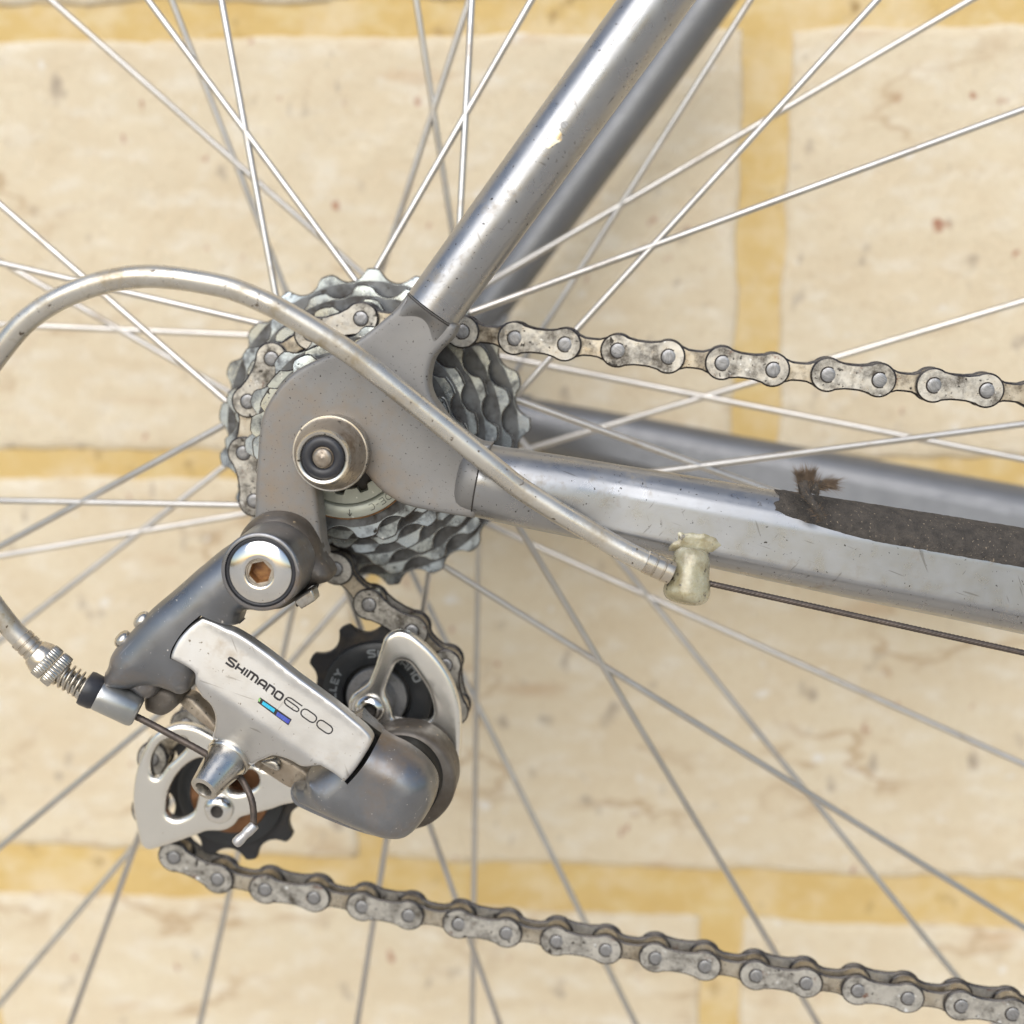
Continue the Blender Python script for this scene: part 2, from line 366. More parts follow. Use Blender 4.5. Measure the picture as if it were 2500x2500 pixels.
def wall_mats():
    out = []
    for name, a, b_, c_, bump in (('cream_brick', (.70, .612, .455), (.655, .55, .39), (.73, .665, .545), 1.8), ('ochre_mortar', (.63, .46, .195), (.58, .405, .155), (.66, .53, .29), 1.4)):
        m = bpy.data.materials.new(name); m.use_nodes = True; n = m.node_tree; L = n.links.new
        bs = n.nodes['Principled BSDF']; bs.inputs['Roughness'].default_value = .92
        tc = n.nodes.new('ShaderNodeTexCoord')
        def nz(s, d=4, r=.6, st=(1, 1, 1), o=0):
            mp = n.nodes.new('ShaderNodeMapping'); mp.inputs['Scale'].default_value = st; mp.inputs['Location'].default_value = (o, o*.7, o*1.3)
            t = n.nodes.new('ShaderNodeTexNoise'); t.inputs['Scale'].default_value = s; t.inputs['Detail'].default_value = d; t.inputs['Roughness'].default_value = r
            L(tc.outputs['Object'], mp.inputs[0]); L(mp.outputs[0], t.inputs['Vector']); return t.outputs['Fac']
        def rmp(f, lo, hi):
            r = n.nodes.new('ShaderNodeMapRange'); r.inputs[1].default_value = lo; r.inputs[2].default_value = hi; L(f, r.inputs[0]); return r.outputs[0]
        def mix(f, p, q):
            x = n.nodes.new('ShaderNodeMix'); x.data_type = 'RGBA'; L(f, x.inputs[0])
            for s, v in ((6, p), (7, q)):
                if isinstance(v, tuple): x.inputs[s].default_value = v+(1,)
                else: L(v, x.inputs[s])
            return x.outputs[2]
        c = mix(rmp(nz(22, 6, .65, (1, 1, 1.6)), .35, .65), a, b_)
        c = mix(rmp(nz(60, 5, .6, (1, 1, 2), 3), .5, .7), c, c_)
        if name == 'cream_brick':
            c = mix(rmp(nz(34, 3, .5, (.5, 1, 2.2), 9), .67, .80), c, (.57, .42, .27))
            c = mix(rmp(nz(120, 2, .5, (1, 1, .75), 5), .71, .77), c, (.40, .20, .13))
            c = mix(rmp(nz(95, 2, .5, (1, 1, .7), 14), .67, .77), c, (.42, .35, .27))
            cr_ = n.nodes.new('ShaderNodeMath'); cr_.operation = 'SUBTRACT'; cr_.inputs[1].default_value = .5; L(nz(9, 5, .6, (.6, 1, 1.3), 41), cr_.inputs[0])
            ca_ = n.nodes.new('ShaderNodeMath'); ca_.operation = 'ABSOLUTE'; L(cr_.outputs[0], ca_.inputs[0])
            cm_ = n.nodes.new('ShaderNodeMath'); cm_.operation = 'MULTIPLY'; L(rmp(ca_.outputs[0], .014, .0), cm_.inputs[0]); L(rmp(nz(14, 2, .5, (1, 1, 1), 52), .48, .62), cm_.inputs[1])
            c = mix(cm_.outputs[0], c, (.50, .37, .23))
            c = mix(rmp(nz(520, 3, .7, (1, 1, 1), 31), .55, .8), c, (.56, .44, .29))
            c = mix(rmp(nz(85, 2, .5, (1, 1, 1), 23), .68, .74), c, (.74, .70, .63))
        else:
            c = mix(rmp(nz(34, 5, .65, (1, 1, 1), 17), .46, .68), c, (.68, .55, .34))
            c = mix(rmp(nz(90, 3, .5, (1, 1, 1), 7), .66, .78), c, (.36, .24, .10))
        L(c, bs.inputs['Base Color'])
        bp = n.nodes.new('ShaderNodeBump'); bp.inputs['Distance'].default_value = bump*MM; bp.inputs['Strength'].default_value = .8
        L(nz(160, 8, .7, (1, 1, 1), 2), bp.inputs['Height']); L(bp.outputs[0], bs.inputs['Normal'])
        out.append(m)
    return out
M['brick'], M['mortar'] = wall_mats()

# ------------------------------------------------------------------ setting: ground and wall
WY = 182.0
GZ = -342.0
gv = []; gf = []
NG = 24
for i in range(NG+1):
    for j in range(NG+1):
        gv.append((-4000+8000*i/NG, WY+30-6000*(1-j/NG), GZ))
for i in range(NG):
    for j in range(NG): gf.append((i*(NG+1)+j, (i+1)*(NG+1)+j, (i+1)*(NG+1)+j+1, i*(NG+1)+j+1))
g = mesh('ground', gv, gf, M['ground']); g['kind'] = 'structure'

wall = bpy.data.objects.new('brick_wall', None); COL.objects.link(wall); wall.location = (0, (WY+40)*MM, GZ*MM)
wall['label'] = 'cream brick wall with ochre mortar joints behind the bicycle wheel'; wall['category'] = 'wall'
bpy.context.view_layer.update()
def wchild(o):
    o.parent = wall; o.matrix_parent_inverse = wall.matrix_world.inverted()
mv = []; mf = []; NX, NZ = 60, 34
zlo, zhi, xlo, xhi = GZ, 620.0, -1100.0, 1300.0
for i in range(NX+1):
    for j in range(NZ+1):
        x = xlo+(xhi-xlo)*i/NX; z = zlo+(zhi-zlo)*j/NZ
        mv.append((x, WY+1.2+1.0*noise.noise(Vector((x*.03, z*.05, 3))), z))
for i in range(NX):
    for j in range(NZ): mf.append((i*(NZ+1)+j, (i+1)*(NZ+1)+j, (i+1)*(NZ+1)+j+1, i*(NZ+1)+j+1))
b0 = len(mv); mv += [(xlo, WY+40, zlo), (xhi, WY+40, zlo), (xhi, WY+40, zhi), (xlo, WY+40, zhi)]; mf.append((b0, b0+1, b0+2, b0+3))
wchild(mesh('mortar_bed', mv, mf, M['mortar']))
# course joints measured in the photograph, unprojected on the wall plane
def wz(x, y): return P(x, y, WY).z
def wx(x, y): return P(x, y, WY).x
z1 = wz(1250, 82); z2a, z2b = wz(1250, 1108), wz(1250, 1180); z3a, z3b = wz(1250, 2106), wz(1250, 2222)
hc = z1-z2a
courses = [(z1+13+hc+11+hc+12, z1+13+hc+12+hc+12+hc), (z1+13+hc+12, z1+13+hc+12+hc), (z1+13, z1+13+hc), (z2a, z1), (z3a, z2b), (z3b-hc, z3b), ]
zb = z3b-hc
while zb > GZ+20:
    courses.append((max(GZ+2, zb-12-hc), zb-12)); zb = zb-12-hc
jt = [(wx(1798, 700), wx(1912, 700)), (wx(862, 1700), wx(934, 1700)), (wx(1712, 2360), wx(1808, 2360))]
pit = wx(1800, 1250)-wx(-130, 1250)
for ci, (za, zt) in enumerate(courses):
    a, b_ = {3: jt[0], 4: jt[1], 5: jt[2]}.get(ci, jt[ci % 2]); gap = b_-a
    for k in range(-4, 4):
        xl = b_+k*pit; xr = a+(k+1)*pit
        if xr < xlo or xl > xhi: continue
        xl = max(xl, xlo); xr = min(xr, xhi)
        pts = []
        sd_ = ci*37+k*11
        vis = ci in (2, 3, 4, 5) and -220 < .5*(xl+xr) < 420
        st = 5 if vis else 30
        def edge(p, q):
            n_ = max(2, int(math.hypot(q[0]-p[0], q[1]-p[1])/st))
            for i in range(n_):
                t = i/n_; x = p[0]+(q[0]-p[0])*t; z = p[1]+(q[1]-p[1])*t
                d = Vector((noise.noise(Vector((x*.045, z*.045, sd_))), noise.noise(Vector((x*.045, z*.045, sd_+50)))))*1.7
                d += Vector((noise.noise(Vector((x*.16, z*.16, sd_))), noise.noise(Vector((x*.16, z*.16, sd_+50)))))*.9
                pts.append((x+d.x, z+d.y))
        edge((xl, za), (xr, za)); edge((xr, za), (xr, zt)); edge((xr, zt), (xl, zt)); edge((xl, zt), (xl, za))
        ex = lambda x, z: .7*noise.noise(Vector((x*.05, z*.05, sd_)))+.35*noise.noise(Vector((x*.2, z*.2, sd_+9)))
        v, f, _, _ = slab_geo([pts], WY+1.0, 6, 1.3, 3.2, 7 if vis else 40, ex, 2 if vis else 1)
        wchild(mesh('brick', v, f, M['brick'], sharp=60))

# ------------------------------------------------------------------ the bicycle
YM = 77.0                                     # middle plane of the frame
bike = bpy.data.objects.new('bicycle', None); COL.objects.link(bike)
bike['label'] = 'silver grey bicycle with chain, sprockets and rear derailleur before the wall'; bike['category'] = 'bicycle'

# ---- frame: the drive-side dropout plate carries stays, cable stop and felt
drop = Z(A, [(1190,295,1),(1130,370),(1040,450),(940,530),(850,590),(740,640),(620,690),(520,750),(440,830),(380,920),(345,1000),(325,1100),(313,1250),(303,1400),(297,1600),(285,1720),
    (215,1850),(190,1960),(230,2080),(320,2125),(420,2095),(490,2010),(560,1930),(700,1850),(690,1760),(680,1650),(665,1500),(655,1420),(645,1320),(650,1230),(700,1160),(780,1140),(850,1180),(900,1280),(965,1355,1),(1010,1410),(1080,1470),(1180,1525),(1300,1555),(1420,1578),(1590,1605,1),
    (1640,1360),(1690,1172,1),(1620,1160),(1540,1110),(1440,1030),(1380,950),(1340,890),(1320,820),(1325,740),(1350,660),(1400,600),(1460,540),(1490,470,1)])
frame = slab('frame', drop, 1.0, 6.5, M['dropout'], bike, rise=1.0, r=1.3, res=2.2)
frame['label'] = 'dull grey dropout plate joining the silver stays'
def mirror(o, name, mat):
    me = o.data.copy(); me.transform(Matrix.Translation((0, 2*YM*MM, 0)) @ Matrix.Diagonal((1, -1, 1, 1))); me.flip_normals()
    me.materials.clear(); me.materials.append(mat)
    c = link(name, me, frame); return c
# seat stays
ss = [P(1056, 756, 4), P(1603, 0, 7), P(1890, -400, 11)]
d_ = (ss[1]-ss[0]).normalized()
path = [ss[0]+(ss[1]-ss[0])*t for t in np.linspace(0, 1, 14)]+[ss[1]+(ss[2]-ss[1])*t for t in (.33, .66, 1)]
rad = [6.8+.6*min(1, (p-ss[0]).length/130) for p in path]
stay = tube('seat_stay', path, rad, M['paint'], frame, seg=48); stay['label'] = 'silver seat stay with white scuffs nearest the camera'
far_stay = mirror(stay, 'seat_stay', M['paint_shaded'])
# paint chips on the stay: bare patches of metal, laid on its curve
def on_tube(px, py, rr=7.2, lift=.04):
    """point of the near seat stay's front seen at a pixel"""
    d = (P(px, py, 0)-CAM).normalized(); a = ss[0]; u = d_
    w_ = CAM-a; dd = d-u*d.dot(u); ww = w_-u*w_.dot(u); R_ = 6.8+.6*min(1, max(0, (P(px, py, 0)-a).length/130))+lift
    aa = dd.dot(dd); bb = 2*dd.dot(ww); cc = ww.dot(ww)-R_*R_; disc = bb*bb-4*aa*cc
    if disc < 0: return None
    return CAM+d*((-bb-math.sqrt(disc))/(2*aa))
def chip(pts, mat, name='paint_chip'):
    q = smooth2(pts, 4); c = np.mean(np.array(q), 0); vs_ = [on_tube(c[0], c[1])]+[on_tube(x, y) for x, y in q]
    if any(v is None for v in vs_): return
    n_ = len(q); mesh(name, vs_, [(0, 1+i, 1+(i+1) % n_) for i in range(n_)], mat, stay)
chip(Z(H, [(852,612),(880,606),(908,625),(912,660),(880,680),(850,700),(840,690),(852,650)]), M['chrome'])
chip(Z(H, [(905,580),(935,572),(940,590),(915,608)]), M['pin'])
random.seed(3)
for (x0, y0, x1, y1, n_) in ((1090,300,1125,350,6), (1040,350,1075,410,6), (640,900,700,960,7), (380,1220,440,1280,6), (330,1300,370,1390,7), (540,1080,600,1130,5)):
    for k in range(n_):
        x = random.uniform(x0, x1); y = random.uniform(y0, y1); s = random.uniform(3, 8); t = random.uniform(1.5, 3)
        chip(Z(H, [(x-s, y+s*.4), (x, y-t), (x+s, y-s*.4), (x, y+t)]), M['pin'], 'scratch')
tube('seam', [ss[0]-d_*.35+Vector((0, 0, 0))+ (Vector((math.cos(a)*d_.z, 0, -math.cos(a)*d_.x))*6.85+Vector((0, math.sin(a)*6.85, 0))) for a in np.linspace(0, 2*math.pi, 40)], .16, M['seam'], frame, seg=6)
def socket(c, d, lat, yh, ts, yc):
    pr = Vector((-d.z, 0, d.x)); vs_ = []; fs_ = []; n_ = 44
    for t, l_, y_ in zip(ts, lat, yh):
        for k in range(n_):
            a_ = 2*math.pi*k/n_; q = c-d*t+pr*(math.cos(a_)*l_); vs_.append(Vector((q.x, yc+math.sin(a_)*y_, q.z)))
    for i in range(len(ts)-1):
        for k in range(n_): fs_.append((i*n_+k, i*n_+(k+1) % n_, (i+1)*n_+(k+1) % n_, (i+1)*n_+k))
    return vs_, fs_+[tuple(range(n_)), tuple((len(ts)-1)*n_+k for k in range(n_))]
def scooped(c, d, r0, ts, yc):
    pr = Vector((-d.z, 0, d.x)); vs_ = []; fs_ = []; n_ = 72
    for t in ts:
        l_ = r0*(1-.2*max(0, (t-7)/6)**2)
        for k in range(n_):
            a_ = 2*math.pi*k/n_; s_ = math.cos(a_); y_ = abs(math.sin(a_))*r0
            te = 3.4+9*s_*s_; g = max(0, 1-t/te); g = g*g*(3-2*g)
            if y_ > 3.6: y_ = 3.6+(y_-3.6)*g
            q = c-d*t+pr*(s_*l_); vs_.append(Vector((q.x, yc+math.copysign(y_, math.sin(a_)), q.z)))
    for i in range(len(ts)-1):
        for k in range(n_): fs_.append((i*n_+k, i*n_+(k+1) % n_, (i+1)*n_+(k+1) % n_, (i+1)*n_+k))
    return vs_, fs_+[tuple(range(n_)), tuple((len(ts)-1)*n_+k for k in range(n_))]
v, f = scooped(ss[0], d_, 6.8, [.03+.45*k for k in range(28)], 3.9)
sk = mesh('stay_socket', v, f, M['dropout'], frame);
tmp_ = mesh('stay_socket', *socket(ss[0], d_, [6.85, 6.8, 6.3, 4.5], [6.85, 6.6, 5.2, 3.4], (-.3, 1.5, 7, 12), 3.9), M['dropout'], frame)
mirror(tmp_, 'stay_socket', M['paint_shaded']); bpy.data.objects.remove(tmp_)
fd = mirror(frame, 'dropout', M['paint_shaded'])

# chain stays: round at the dropout, faceted further on
CS = [(1168,1078,1262),(1200,1085,1270),(1280,1097,1288),(1390,1113,1310),(1500,1131,1333),(1640,1153,1363),(1800,1180,1399),(1900,1197,1421),(2100,1228,1464),(2300,1260,1504),(2500,1292,1546),(2750,1331,1598),(3000,1370,1648)]
_top = [(.60, .58), (.47, .76), (.30, .90), (.14, .975)]
_bot = [(.70, -.70), (.52, -.85), (.32, -.94), (.15, -.985)]
POLY = [(0, 1)]+_top[::-1]+[(.68, .36), (.80, -.52)]+_bot+[(0, -1)]+[(-x, z) for x, z in _bot[::-1]]+[(-.80, -.52), (-.68, .36)]+[(-x, z) for x, z in _top]
def poly_r(phi):
    dx, dz = math.cos(phi), math.sin(phi)
    for i in range(len(POLY)):
        (x1, y1), (x2, y2) = POLY[i], POLY[(i+1) % len(POLY)]
        den = dx*(y2-y1)-dz*(x2-x1)
        if abs(den) < 1e-9: continue
        t = (x1*(y2-y1)-y1*(x2-x1))/den; u = (x1*dz-y1*dx)/den*-1 if False else ((dx*y1-dz*x1)/-den)
        if t > 0 and -1e-6 <= u <= 1+1e-6: return t
    return 1
def cs_axis(s):
    k = min(int(s), len(CS)-2); t = s-k; a, b_ = CS[k], CS[k+1]
    x, t0, t1 = [a[i]+(b_[i]-a[i])*t for i in range(3)]
    Yc = 5.5+.10*max(0, (x-1180)/9.7)
    p, q = P(x, t0, Yc), P(x, t1, Yc)
    c = (p+q)/2; h = (p-q).length/2*.985
    bl = min(1, max(0, (x-1230)/300)); bl = bl*bl*(3-2*bl)
    return c, h, bl
CSU = (cs_axis(len(CS)-1.001)[0]-cs_axis(0)[0]).normalized(); CSV = Vector((0, -1, 0)).cross(CSU); CSV = CSV if CSV.z > 0 else -CSV
def cs_point(s, phi, lift=0):
    c, h, bl = cs_axis(s); sm = 0
    for k in (-.02, 0, .02): sm += poly_r(phi+k)/3
    r_ = h*((1-bl)*.93*(1 if True else 0)+bl*sm)
    if bl < 1:
        e = math.sqrt((math.cos(phi)*.93)**2+math.sin(phi)**2); r_ = h*((1-bl)*e+bl*sm)
    r_ += lift
    return c+Vector((0, -1, 0))*(math.cos(phi)*r_)+CSV*(math.sin(phi)*r_)
NS, NP = 70, 96
v = [cs_point(i/(NS-1)*(len(CS)-1.001), 2*math.pi*k/NP) for i in range(NS) for k in range(NP)]
f = [(i*NP+k, i*NP+(k+1) % NP, (i+1)*NP+(k+1) % NP, (i+1)*NP+k) for i in range(NS-1) for k in range(NP)]+[tuple(range(NP)), tuple((NS-1)*NP+k for k in range(NP))]
cstay = mesh('chain_stay', v, f, M['paint'], frame, sharp=50); cstay['label'] = 'silver faceted chain stay running to the right edge'
mirror(cstay, 'chain_stay', M['paint_shaded'])
tube('seam', [cs_point(.06, a, .02) for a in np.linspace(0, 2*math.pi, 40)], .2, M['seam'], frame, seg=6)
c0, h0, _ = cs_axis(0)
v, f = socket(c0, CSU, [h0, h0, h0*.99, h0*.97, h0*.94, h0*.9], [h0*.93, h0*.92, h0*.88, h0*.8, h0*.68, h0*.5], (-.5, 1, 2.6, 3.8, 4.6, 5.2), 5.5)
sk = mesh('stay_socket', v, f, M['dropout'], frame); mirror(sk, 'stay_socket', M['paint_shaded'])
# felt chain-slap strip on the upper facet, worn ragged at its end
def felt():
    vs_ = []; fs_ = []; n1, n2 = 150, 22
    s0, s1 = 6.72, 11.6
    for i in range(n1+1):
        for k in range(n2+1):
            t = i/n1
            ph_lo = math.radians(28.5+20*max(0, 1-i/42)**1.4+1.2*noise.noise(Vector((i*.35, 0, 5)))); ph = ph_lo+(math.radians(122)-ph_lo)*k/n2
            s = s0+(s1-s0)*t
            if i < 8: s += .16*(noise.noise(Vector((k*.22, 1, 1)))*1.6+.45*noise.noise(Vector((k*.9, 1, 4)))+.35*random.uniform(-1, 1))*(1-i/8)
            lift = .34+.10*noise.noise(Vector((i*.4, k*.5, 2)))+.08*noise.noise(Vector((i*1.3, k*1.6, 7)))
            if k in (0, n2): lift = .03
            if i == 0: lift = .02
            elif i < 5: lift *= .35+.12*i
            vs_.append(cs_point(s, ph, lift))
    for i in range(n1):
        for k in range(n2): fs_.append((i*(n2+1)+k, i*(n2+1)+k+1, (i+1)*(n2+1)+k+1, (i+1)*(n2+1)+k))
    o = mesh('felt_strip', vs_, fs_, M['felt'], cstay if False else frame, sharp=180); o['label'] = 'dark brown matted felt strip stuck along the chain stay'
felt()
def tuft():
    """a torn, curled flap of the felt with frayed ends"""
    vs_ = []; fs_ = []
    def fib(a, d, L_, w_):
        d = d.normalized(); s = d.cross(Vector((0, 1, 0))).normalized()*w_; b = len(vs_)
        mid = a+d*L_*.55+Vector((random.uniform(-1, 1), random.uniform(-1, 1), random.uniform(-1, 1)))*.18
        vs_.extend([a-s, a+s, mid+s*.7, mid-s*.7, a+d*L_]); fs_.extend([(b, b+1, b+2, b+3), (b+3, b+2, b+4)])
    cy = 8.0
    stem = spline3([P(*q, yy) for q, yy in zip(Z(AC, [(475,500),(430,430),(375,350),(335,280),(330,230)]), (2.2, 2.0, 2.6, 4, 5))], 6)
    arm = spline3([P(*q, 6) for q in Z(AC, [(400,310),(430,255),(490,245),(545,245)])], 6)
    head = spline3([P(*q, 5) for q in Z(AC, [(345,300),(325,235),(310,180)])], 6)
    head2 = spline3([P(*q, 6) for q in Z(AC, [(375,300),(375,230),(380,180)])], 6)
    g = []
    for pth, r0, r1 in ((stem, .8, 1.3), (arm, 1.5, .25), (head, 1.6, .2), (head2, 1.6, .2)):
        n_ = len(pth); g.append(tube_geo(pth, [(r0+(r1-r0)*i/n_)*(1+.2*noise.noise(Vector((i*.7, r0*9, 0)))) for i in range(n_)], 9))
    core = join(*g)
    random.seed(11)
    for pth, r0, tip in ((arm, 1.2, 1), (head, 1.1, 1), (head2, 1.1, 1), (stem, .9, 0)):
        for _ in range(1300 if tip else 420):
            t = random.random()**(.55 if tip else 1); i = min(len(pth)-2, int(t*(len(pth)-1))); p = pth[i]
            tang = (pth[i+1]-pth[i]).normalized(); rnd = Vector((random.gauss(0, 1), random.gauss(0, 1), random.gauss(0, 1))).normalized()
            side = (rnd-tang*rnd.dot(tang)).normalized()
            fib(p+side*r0*random.uniform(.3, 1)*(1-.5*t*tip), tang*(1.6*t+.2)+side*random.uniform(.3, .9)+rnd*.25, min(2.6, .35+random.expovariate(1.6))*(1+.5*t*tip), random.uniform(.03, .06))
    o = mesh('felt_tuft', core[0], core[1], M['felt'], frame, sharp=180); o['label'] = 'brown frayed tuft of felt standing off the chain stay'
    fo_ = mesh('frayed_fibres', vs_, fs_, M['fibre'], frame, smooth=False); fo_['kind'] = 'stuff'
tuft()
# cable stop: glued lump under the chain stay
ex = lambda x, z: .45*noise.noise(Vector((x*.4, z*.4, 4)))+.28*noise.noise(Vector((x*1.1, z*1.1, 8)))
sb0, sb1 = P(*Z(AB, [(925, 470)])[0], 1.0), P(*Z(AB, [(828, 1085)])[0], -1.5); sax = (sb1-sb0).normalized(); SBL = (sb1-sb0).length
swob = lambda t, i: 1+.05*noise.noise(Vector((math.cos(t)*1.3, math.sin(t)*1.3, i*.35)))+.03*noise.noise(Vector((math.cos(t)*4, math.sin(t)*4, i*.9)))
sprof = [(SBL*t, r_*1.1) for t, r_ in ((-.06, 2.6), (0, 3.4), (.08, 3.9), (.18, 4.05), (.28, 4.1), (.38, 4.25), (.48, 4.45), (.58, 4.65), (.68, 4.85), (.76, 4.95), (.83, 4.9), (.89, 4.6), (.94, 4.1), (.975, 3.3), (1.0, 2.2), (1.012, 1.0), (1.016, .01))]
stop = lathe('cable_stop', sb0, sax, sprof, M['resin'], frame, seg=48, wob=swob, sharp=80)
stop['label'] = 'yellowed lump of resin holding the gear cable housing under the stay'
def stay_hit(x, y, lift):
    d = (P(x, y, 0)-CAM).normalized(); lo, hi = 255.0, 330.0
    for _ in range(18):
        m_ = (lo+hi)/2; p = CAM+d*m_; u = (p-cs_axis(0)[0]).dot(CSU); a_, b_ = 0.0, len(CS)-1.01
        for _ in range(12):
            k = (a_+b_)/2
            if (cs_axis(k)[0]-cs_axis(0)[0]).dot(CSU) < u: a_ = k
            else: b_ = k
        c = cs_axis(a_)[0]; off = p-c; ph = math.atan2(off.dot(CSV), -off.y)
        if off.length < (cs_point(a_, ph, lift)-c).length or p.y > 16: hi = m_
        else: lo = m_
    return CAM+d*hi
def smear():
    """glue run out over the stay's face"""
    pts = smooth2(Z(AB, [(690,345),(740,320),(732,250),(770,218),(830,238),(900,230),(1000,244),(1060,238),(1110,262),(1200,295),(1240,350),(1290,385),(1230,430),(1180,470),(1130,500),(1000,520),(800,500),(700,480),(600,470),(620,420)]), 3)
    lo = np.min(pts, 0); hi = np.max(pts, 0)
    g = np.array([(x+(4 if j % 2 else 0), y) for j, y in enumerate(np.arange(lo[1], hi[1], 7)) for x in np.arange(lo[0], hi[0], 8)])
    g = g[inside(pts, g)]; g = g[dist(pts, g) > 3.5]
    allp = [Vector(p) for p in pts]+[Vector(p) for p in g]; n_ = len(pts)
    vo, eo, fo, *_ = delaunay_2d_cdt(allp, [(i, (i+1) % n_) for i in range(n_)], [], 0, 1e-5)
    q = np.array([(v.x, v.y) for v in vo]); dd = dist(pts, q)
    tri = [tuple(f) for f in fo if inside(pts, q[list(f)].mean(0)[None])[0]]
    vs_ = [stay_hit(x, y, -.25+min(.75, dd_*.09)+(.18*noise.noise(Vector((x*.1, y*.1, 0))) if dd_ > 1 else 0)) for (x, y), dd_ in zip(q, dd)]
    mesh('glue_smear', vs_, tri, M['resin'], frame, sharp=180)
smear()

# ---- rear wheel: hub shell, axle nut and 36 spokes
v, f = lathe_geo((0, 0, 0), (0, 1, 0), [(44, 9), (48, 16), (52.5, 24.5), (55.5, 24.5), (57, 15), (66, 10), (80, 9), (94, 10), (103, 15), (104.5, 24.5), (107.5, 24.5), (110, 14), (116, 9), (126, 8.5)], 48)
wheel = mesh('rear_wheel', v, f, M['hub'], bike, sharp=30); wheel['label'] = 'rear wheel with crossed steel spokes'
FN, FF, RIMY = 54.0, 106.0, 80.0
near = [((362,0),(875,694)), ((541,0),(673,719)), ((0,499),(549,976)), ((0,642),(652,794)), ((0,1334),(541,1041)), ((0,1222),(566,1233)),
 ((1152,0),(1123,538)), ((1298,0),(923,652)), ((2142,0),(1261,965)), ((2500,267),(1143,766)), ((2500,1035),(1609,1151)), ((1866,1193),(1259,975)),
 ((1998,2500),(1268,1288)), ((2500,2264),(1080,1380)), ((872,2500),(1043,1424)), ((0,2068),(710,1478)), ((171,2500),(338,2043)), ((1220,2500),(860,1475))]
far = [((124,0),(895,678)), ((419,0),(699,714)), ((0,638),(559,957)), ((0,792),(595,818)), ((0,1357),(598,1254)), ((0,1564),(535,1149)),
 ((1016,0),(1104,564)), ((1143,10),(952,595)), ((1832,0),(1257,911)), ((2370,0),(1205,683)), ((2500,735),(1311,1091)), ((2500,1122),(1220,870)),
 ((2348,2400),(1280,1085)), ((2500,1866),(1196,1283)), ((1153,2500),(1168,1265)), ((1500,2395),(1011,1410)), ((0,2450),(840,1464)), ((488,2500),(718,1475))]
def spoke(a, b, fl):
    def solve(q):
        Y = fl
        for _ in range(12):
            p = P(q[0], q[1], Y); rho = math.hypot(p.x, p.z); Y = fl+(RIMY-fl)*max(0, min(1, (rho-22)/280))
        return P(q[0], q[1], Y)
    p, q = solve(a), solve(b); d = (p-q).normalized()
    # inward to the closest approach of the hub, outward to the rim
    t0 = -(q.x*d.x+q.z*d.z)/(d.x**2+d.z**2); m_ = q+d*t0; rm = math.hypot(m_.x, m_.z)
    back = math.sqrt(max(0, 24**2-rm*rm))*.6 if rm < 24 else 0
    start = m_+d*back; out_ = m_+d*math.sqrt(max(1, 296**2-rm*rm))
    n_ = 10
    path = [start+(out_-start)*(i/n_) for i in range(n_+1)]
    return tube('spoke', path, .98, M['stainless'], wheel, seg=12)
for a, b_ in near: spoke(a, b_, FN)
for a, b_ in far: spoke(a, b_, FF)
# axle and quick-release nut
lathe('axle', (0, 0, 0), (0, 1, 0), [(-3, 4.8), (11, 4.8), (11, 6), (134, 6)], M['nut_side'], wheel)
nc = P(806.4, 1107.3, -5); nc = Vector((nc.x, 0, nc.z))
N_ = (0, -1, 0)
lathe('quick_release_nut', nc, N_, [(.2, 8.7), (3.6, 8.7), (4.0, 8.9), (4.9, 9.0), (5.3, 8.85), (5.35, 8.3)], M['chrome_dull'], wheel, seg=64, sharp=50)
lathe('nut_cone', nc, N_, [(5.2, 8.55), (6.0, 8.35), (10.5, 7.0), (12.4, 6.35)], M['nut_side'], wheel, seg=64)
ring('nut_rim', nc, N_, [(11.6, 6.55), (12.5, 6.35), (13.2, 5.95), (13.2, 5.45), (12.7, 5.0), (11.5, 5.0)], M['chrome_dull'], wheel, seg=64, sharp=60)
ring('nut_insert', nc, N_, [(11.2, 5.05), (12.9, 4.9), (13.3, 4.2), (13.3, 3.1), (12.9, 2.5), (11.2, 2.35)], M['rubber'], wheel, seg=56, sharp=70)
lathe('skewer_end', nc, N_, [(8, 2.2), (13.2, 2.2), (13.6, 2.0), (13.75, 1.2), (13.8, .5), (14.0, .25), (14.05, 0)], M['nut_side'], wheel, seg=32, sharp=60)

